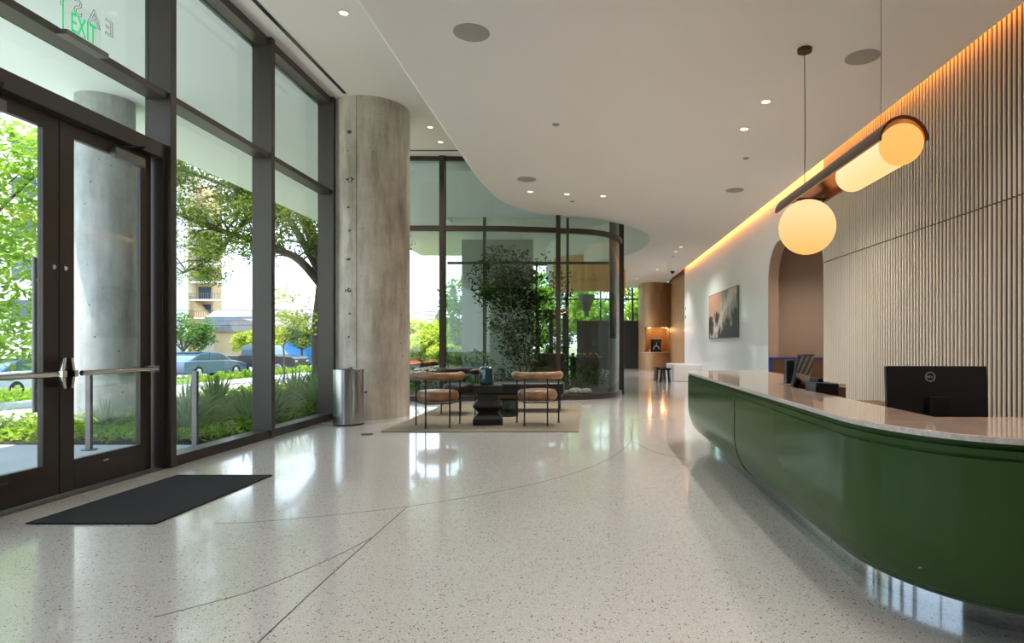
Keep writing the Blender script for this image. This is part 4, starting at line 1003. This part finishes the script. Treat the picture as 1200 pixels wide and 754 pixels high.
tree('small_tree', (-30, 58, -.9), 2.9, 1.8, M['ylw'], M['bark'], 14, 'yellowish tree in front of the tan house', n_limb=6, ncl=20, nleaf=80, size=.18, tr=.1)
tree('small_tree', (-34.5, 62, -.9), 2.6, 1.7, M['ylw'], M['bark'], 15, 'low yellowish tree between the apartment block and the tan house', n_limb=6, ncl=20, nleaf=80, size=.18, tr=.1)
tree('small_tree', (-21.5, 46, -.9), 3.4, 1.5, M['mid'], M['bark'], 16, 'green tree behind the pickup truck', n_limb=6, ncl=18, nleaf=80, size=.14, tr=.1)
tree('street_tree', (-19.6, 18.5, -.7), 5.4, 2.0, M['bright'], M['bark'], 17, 'leafy street tree seen behind the outside column', n_limb=6, ncl=30, nleaf=90, size=.12, tr=.1)
# tree line in the gap right of the column
for i, (x, y, top, sp, mt, l) in enumerate([(-13.2, 50, 3.0, 3.2, 'ylw', 'far yellow-green tree right of the column, left of the gap'), (-19.0, 58, 3.6, 3.5, 'mid', 'far green tree behind the round column'), (-10.8, 40, 1.9, 2.0, 'ylw', 'lower yellow-green tree in the gap right of the column'), (-15.0, 76, 4.6, 4.0, 'mid', 'darkest far tree on the horizon right of the column'), (-5.6, 24.5, .95, .75, 'bright', 'bright bush close to the garden window'), (-6.9, 30, 1.0, 1.1, 'ylw', 'yellow-green bush farther out in the gap right of the column')]):
    tree('far_tree' if i < 4 else 'bright_bush', (x, y, -.9 if i < 4 else -.05), top, sp, M[mt], M['bark'], 60+i, l, n_limb=6, ncl=26, nleaf=110, size=.2 if i < 4 else .07, tr=.12 if i < 4 else .02, fork=.3, group='trees beyond the garden gap' if i < 4 else None, cat='tree' if i < 4 else 'shrub')
# trees beyond the end windows
for i, (x, y, top, sp, mt) in enumerate([(-3.5, 35, 5.6, 1.75, 'bright'), (0, 35.5, 6, 1.7, 'bright'), (3.5, 35, 5.8, 1.75, 'bright'), (-7.4, 38, 6, 2.0, 'mid'), (-1.6, 41.5, 7, 2.5, 'mid'), (3.9, 41.5, 7, 2.5, 'mid')]):
    tree('lawn_tree', (x, y, -.06), top, sp, M[mt], M['bark'], 80+i, 'sunlit green tree beyond the end windows, '+['left, behind the glass door', 'middle, behind the cone pendant', 'right, above the dark screen', 'far left', 'far and darker, between left and middle', 'far and darker, behind the right tree'][i], n_limb=7, ncl=36, nleaf=100, size=.16, tr=.12, fork=.25, group='trees beyond the end windows', crown=(x, y, 2.9))

# vehicles ---------------------------------------------------------
def vehicle(name, x, y, z, rz, L, Wd, body, cabin, paint, wheels, wr, label, cat, pickup=False, tail=(170, 20, 16)):
    t = empty(name, (x, y, z), rz, label=label, cat=cat)
    m = Matrix.Translation((x, y, z)) @ Euler((0, 0, rz)).to_matrix().to_4x4()
    MB().extr(body, 'y', -Wd/2, Wd/2, m).build('body', paint, t, bevel=.07, seg=3)
    MB().extr([(p[0], p[1]) for p in cabin], 'y', -Wd/2+.10, Wd/2-.10, m).build('cabin_glass', M['carglass'], t, bevel=.05, seg=2)
    xs_ = [p[0] for p in cabin]; zt = max(p[1] for p in cabin)
    tops = sorted([p[0] for p in cabin if p[1] > zt-.08]); 
    MB().box(tops[0]-.02, tops[-1]+.02, -Wd/2+.14, Wd/2-.14, zt-.03, zt+.025, m).build('roof_panel', paint, t, bevel=.02)
    pil = MB(); xm = (tops[0]+tops[-1])/2; zb = min(p[1] for p in cabin)
    for s_ in (-1, 1):
        yy = s_*(Wd/2-.10)
        pil.box(xm-.04, xm+.04, min(yy, yy+s_*.012), max(yy, yy+s_*.012), zb, zt, m)
    pil.build('door_pillar', paint, t)
    for wx in wheels:
        for s_ in (-1, 1):
            mw = m @ Matrix.Translation((wx, s_*(Wd/2-.09), wr)) @ Euler((PI/2, 0, 0)).to_matrix().to_4x4()
            w_ = MB().lathe([(wr*.6, -.11), (wr*.95, -.11), (wr, -.08), (wr, .08), (wr*.95, .11), (wr*.6, .11)], (0, 0, 0), 24, True, mw).build('wheel', M['tyre'], t)
            MB().lathe([(wr*.55, -.115), (wr*.6, -.112), (wr*.6, .112), (wr*.55, .115)], (0, 0, 0), 16, True, mw).build('hub', M['steel'], w_)
    hl = max(p[1] for p in body)*.72
    for s_ in (-1, 1):
        MB().box(-L/2-.01, -L/2+.06, s_*(Wd/2-.25)-.13, s_*(Wd/2-.25)+.13, hl-.06, hl+.08, m).build('tail_light', M['paintr'], t)
        MB().box(L/2-.08, L/2+.01, s_*(Wd/2-.28)-.14, s_*(Wd/2-.28)+.14, hl-.12, hl+.0, m).build('headlight', M['paintw'], t)
    return t
sedan_b = [(-2.35, .3), (-2.38, .75), (-2.3, .95), (-1.6, 1.0), (1.0, .98), (1.9, .86), (2.3, .68), (2.35, .35), (2.2, .22), (-2.2, .22)]
sedan_c = [(-1.95, .95), (-1.2, 1.38), (-.6, 1.44), (.25, 1.42), (.6, 1.3), (1.25, .95)]
vehicle('sedan', -22.4, 35.8, -.78, PI/2-.18, 4.7, 1.82, sedan_b, sedan_c, M['paintb'], (-1.4, 1.42), .33, 'blue grey sedan parked beyond the lawn', 'car')
truck_b = [(-2.8, .55), (-2.82, 1.15), (-.85, 1.15), (-.8, 1.2), (1.3, 1.2), (2.6, 1.1), (2.8, .95), (2.8, .5), (2.6, .42), (-2.6, .42)]
truck_c = [(-.8, 1.15), (-.7, 1.78), (-.3, 1.86), (.75, 1.86), (1.0, 1.75), (1.5, 1.18)]
vehicle('pickup_truck', -21.6, 40.4, -.78, -.05, 5.6, 1.95, truck_b, truck_c, M['paintk'], (-1.75, 1.75), .40, 'black pickup truck behind the blue sedan', 'truck')
van_b = [(-2.7, .4), (-2.7, 2.15), (-2.5, 2.3), (1.2, 2.3), (1.4, 2.2), (2.0, 1.35), (2.7, 1.15), (2.75, .5), (2.6, .35), (-2.6, .35)]
van_c = [(1.05, 1.35), (1.2, 2.12), (1.38, 2.1), (1.95, 1.38)]
vehicle('van', -21.0, 48.5, -.78, 0, 5.4, 1.95, van_b, van_c, M['paintv'], (-1.7, 1.8), .36, 'bright blue van behind the young tree', 'van')
vehicle('sedan', -20.5, 22.2, -.78, PI/2+.1, 4.6, 1.8, sedan_b, sedan_c, M['paintw'], (-1.4, 1.42), .33, 'white sedan seen through the left door leaf', 'car')
vehicle('sedan', -12.6, 45.5, -.9, 0, 4.6, 1.8, sedan_b, sedan_c, M['paintr'], (-1.4, 1.42), .33, 'red car far away right of the column', 'car')
co = empty('traffic_marker', (-17.8, 40.0, -.78), label='red and white traffic marker beside the pickup truck', cat='marker')
MB().cyl(-17.8, 40.0, -.72, .05, .13, 16).build('body', M['conered'], co)
MB().cyl(-17.8, 40.0, -.4, -.2, .135, 16).build('white_band', M['paintw'], co)
MB().box(-18.05, -17.55, 39.75, 40.25, -.78, -.72).build('foot', M['tyre'], co)
# buildings ----------------------------------------------------------
bd = empty('apartment_building', (-76, 108, -.95), label='tan apartment block with balconies behind the oak', cat='building')
MB().box(-95, -66.5, 100, 104, -.95, 28).build('main_wall', M['tanb'], bd)
MB().box(-68.0, -64.6, 99, 103, -.95, 29).build('stair_tower', M['cream'], bd)
MB().add([(-66.5, 99.5, -.95), (-56, 99.5, -.95), (-66.5, 99.5, 11), (-66.5, 104, 11), (-66.5, 104, -.95), (-56, 104, -.95)], [(0, 1, 2), (5, 4, 3), (1, 5, 3, 2), (0, 4, 5, 1), (0, 2, 3, 4)]).build('sloped_wing', M['tanb'], bd)
MB().box(-64.6, -61.8, 101, 103.5, -.95, 27).build('balcony_wing', M['tanb'], bd)
for i, z in enumerate((5.2, 8.1, 11.0, 13.9, 16.8, 19.7)):
    b_ = MB().box(-64.6, -59.6, 99.2, 101, z, z+.25).build('balcony', M['whiteb'], bd)
    rl = MB().box(-64.6, -59.6, 99.2, 99.25, z+1.15, z+1.22)
    for k in range(14): rl.box(-64.5+k*.37, -64.45+k*.37, 99.2, 99.25, z+.25, z+1.15)
    rl.build('railing', M['grey'], b_)
    MB().box(-64.1, -62.1, 100.9, 101.02, z+.25, z+2.4).build('window', M['winb'], bd)
    MB().box(-73.5, -70.0, 99.9, 100.02, z+.9, z+2.4).build('window', M['winb'], bd)
    b_ = MB().box(-74.2, -69.2, 98.6, 100, z, z+.25).build('balcony', M['whiteb'], bd)
    MB().box(-74.2, -69.2, 98.6, 98.65, z+.3, z+1.2).build('railing', M['grey'], b_)
wb = empty('office_building', (-66, 66, -.95), label='white office block with blue windows behind the maple', cat='building')
MB().box(-80, -52.5, 60, 80, -.95, 26).build('wall', M['whiteb'], wb)
for z in (3.5, 7.5, 11.5, 15.5, 19.5):
    for k in range(7):
        MB().box(-78.5+k*3.7, -76.2+k*3.7, 59.9, 60.03, z, z+1.9).build('window', M['winb'], wb)
hs = empty('long_house', (-38, 86, -.95), label='tan low house with a grey shingle roof behind the parked cars', cat='house')
MB().box(-52, -22, 82, 92, -.95, 3.1).build('wall', M['cream'], hs)
MB().extr([(81.2, 3.0), (92.8, 3.0), (87, 6.0)], 'x', -52.8, -21.2).build('roof', M['roofm'], hs)
MB().box(-48.5, -40.5, 79.5, 82, -.95, 2.8).build('porch_wall', M['tanb'], hs)
MB().extr([(-49.2, 2.7), (-39.8, 2.7), (-44.5, 4.4)], 'y', 79.0, 86).build('porch_roof', M['roofm'], hs)
for x in (-37, -33, -28.5): MB().box(x, x+1.6, 81.93, 82.02, .3, 1.9).build('window', M['winb'], hs)
# fence seen through the left door
fn = empty('metal_fence', (-28, 30, -.8), label='dark metal fence across the street seen through the left door', cat='fence')
rl = MB().box(-44, -25.5, 29.98, 30.02, .55, .6).box(-44, -25.5, 29.98, 30.02, -.5, -.45)
for k in range(100): rl.box(-44+k*.185, -44+k*.185+.03, 29.985, 30.015, -.8, .65)
rl.build('pickets', M['blackm'], fn, kind='stuff')
for x in (-44, -38, -32, -25.6): MB().box(x-.06, x+.06, 29.9, 30.1, -.8, .8).build('post', M['blackm'], fn)
# lamp post and overhead cables
for i, (z0, z1) in enumerate(((5.6, 6.6), (4.9, 5.7), (4.55, 5.2), (4.1, 4.7))):
    MB().tube(spline([(-50, 60, z0-1.2), (-28, 62, z0-1.0), (-16, 63, z0-.45), (0, 66, z1), (12, 70, z1+.9)], 5), .028, 6).build('overhead_cable', M['blackm'], label='black overhead cable in the gap right of the column, %s' % ['topmost', 'second from the top', 'third from the top', 'lowest'][i], cat='cable', group='overhead cables')
for x, y, l in ((-50.2, 60, 'left wooden pole carrying the overhead cables'), (12.2, 70, 'right wooden pole carrying the overhead cables')):
    u = empty('utility_pole', (x, y, -.95), label=l, cat='utility pole')
    MB().cyl(x, y, -.95, 9, .15, 12).build('pole', M['bark'], u)
    MB().box(x-1, x+1, y-.06, y+.06, 7.8, 7.95).build('crossarm', M['bark'], u)
print('objects', len(bpy.data.objects))
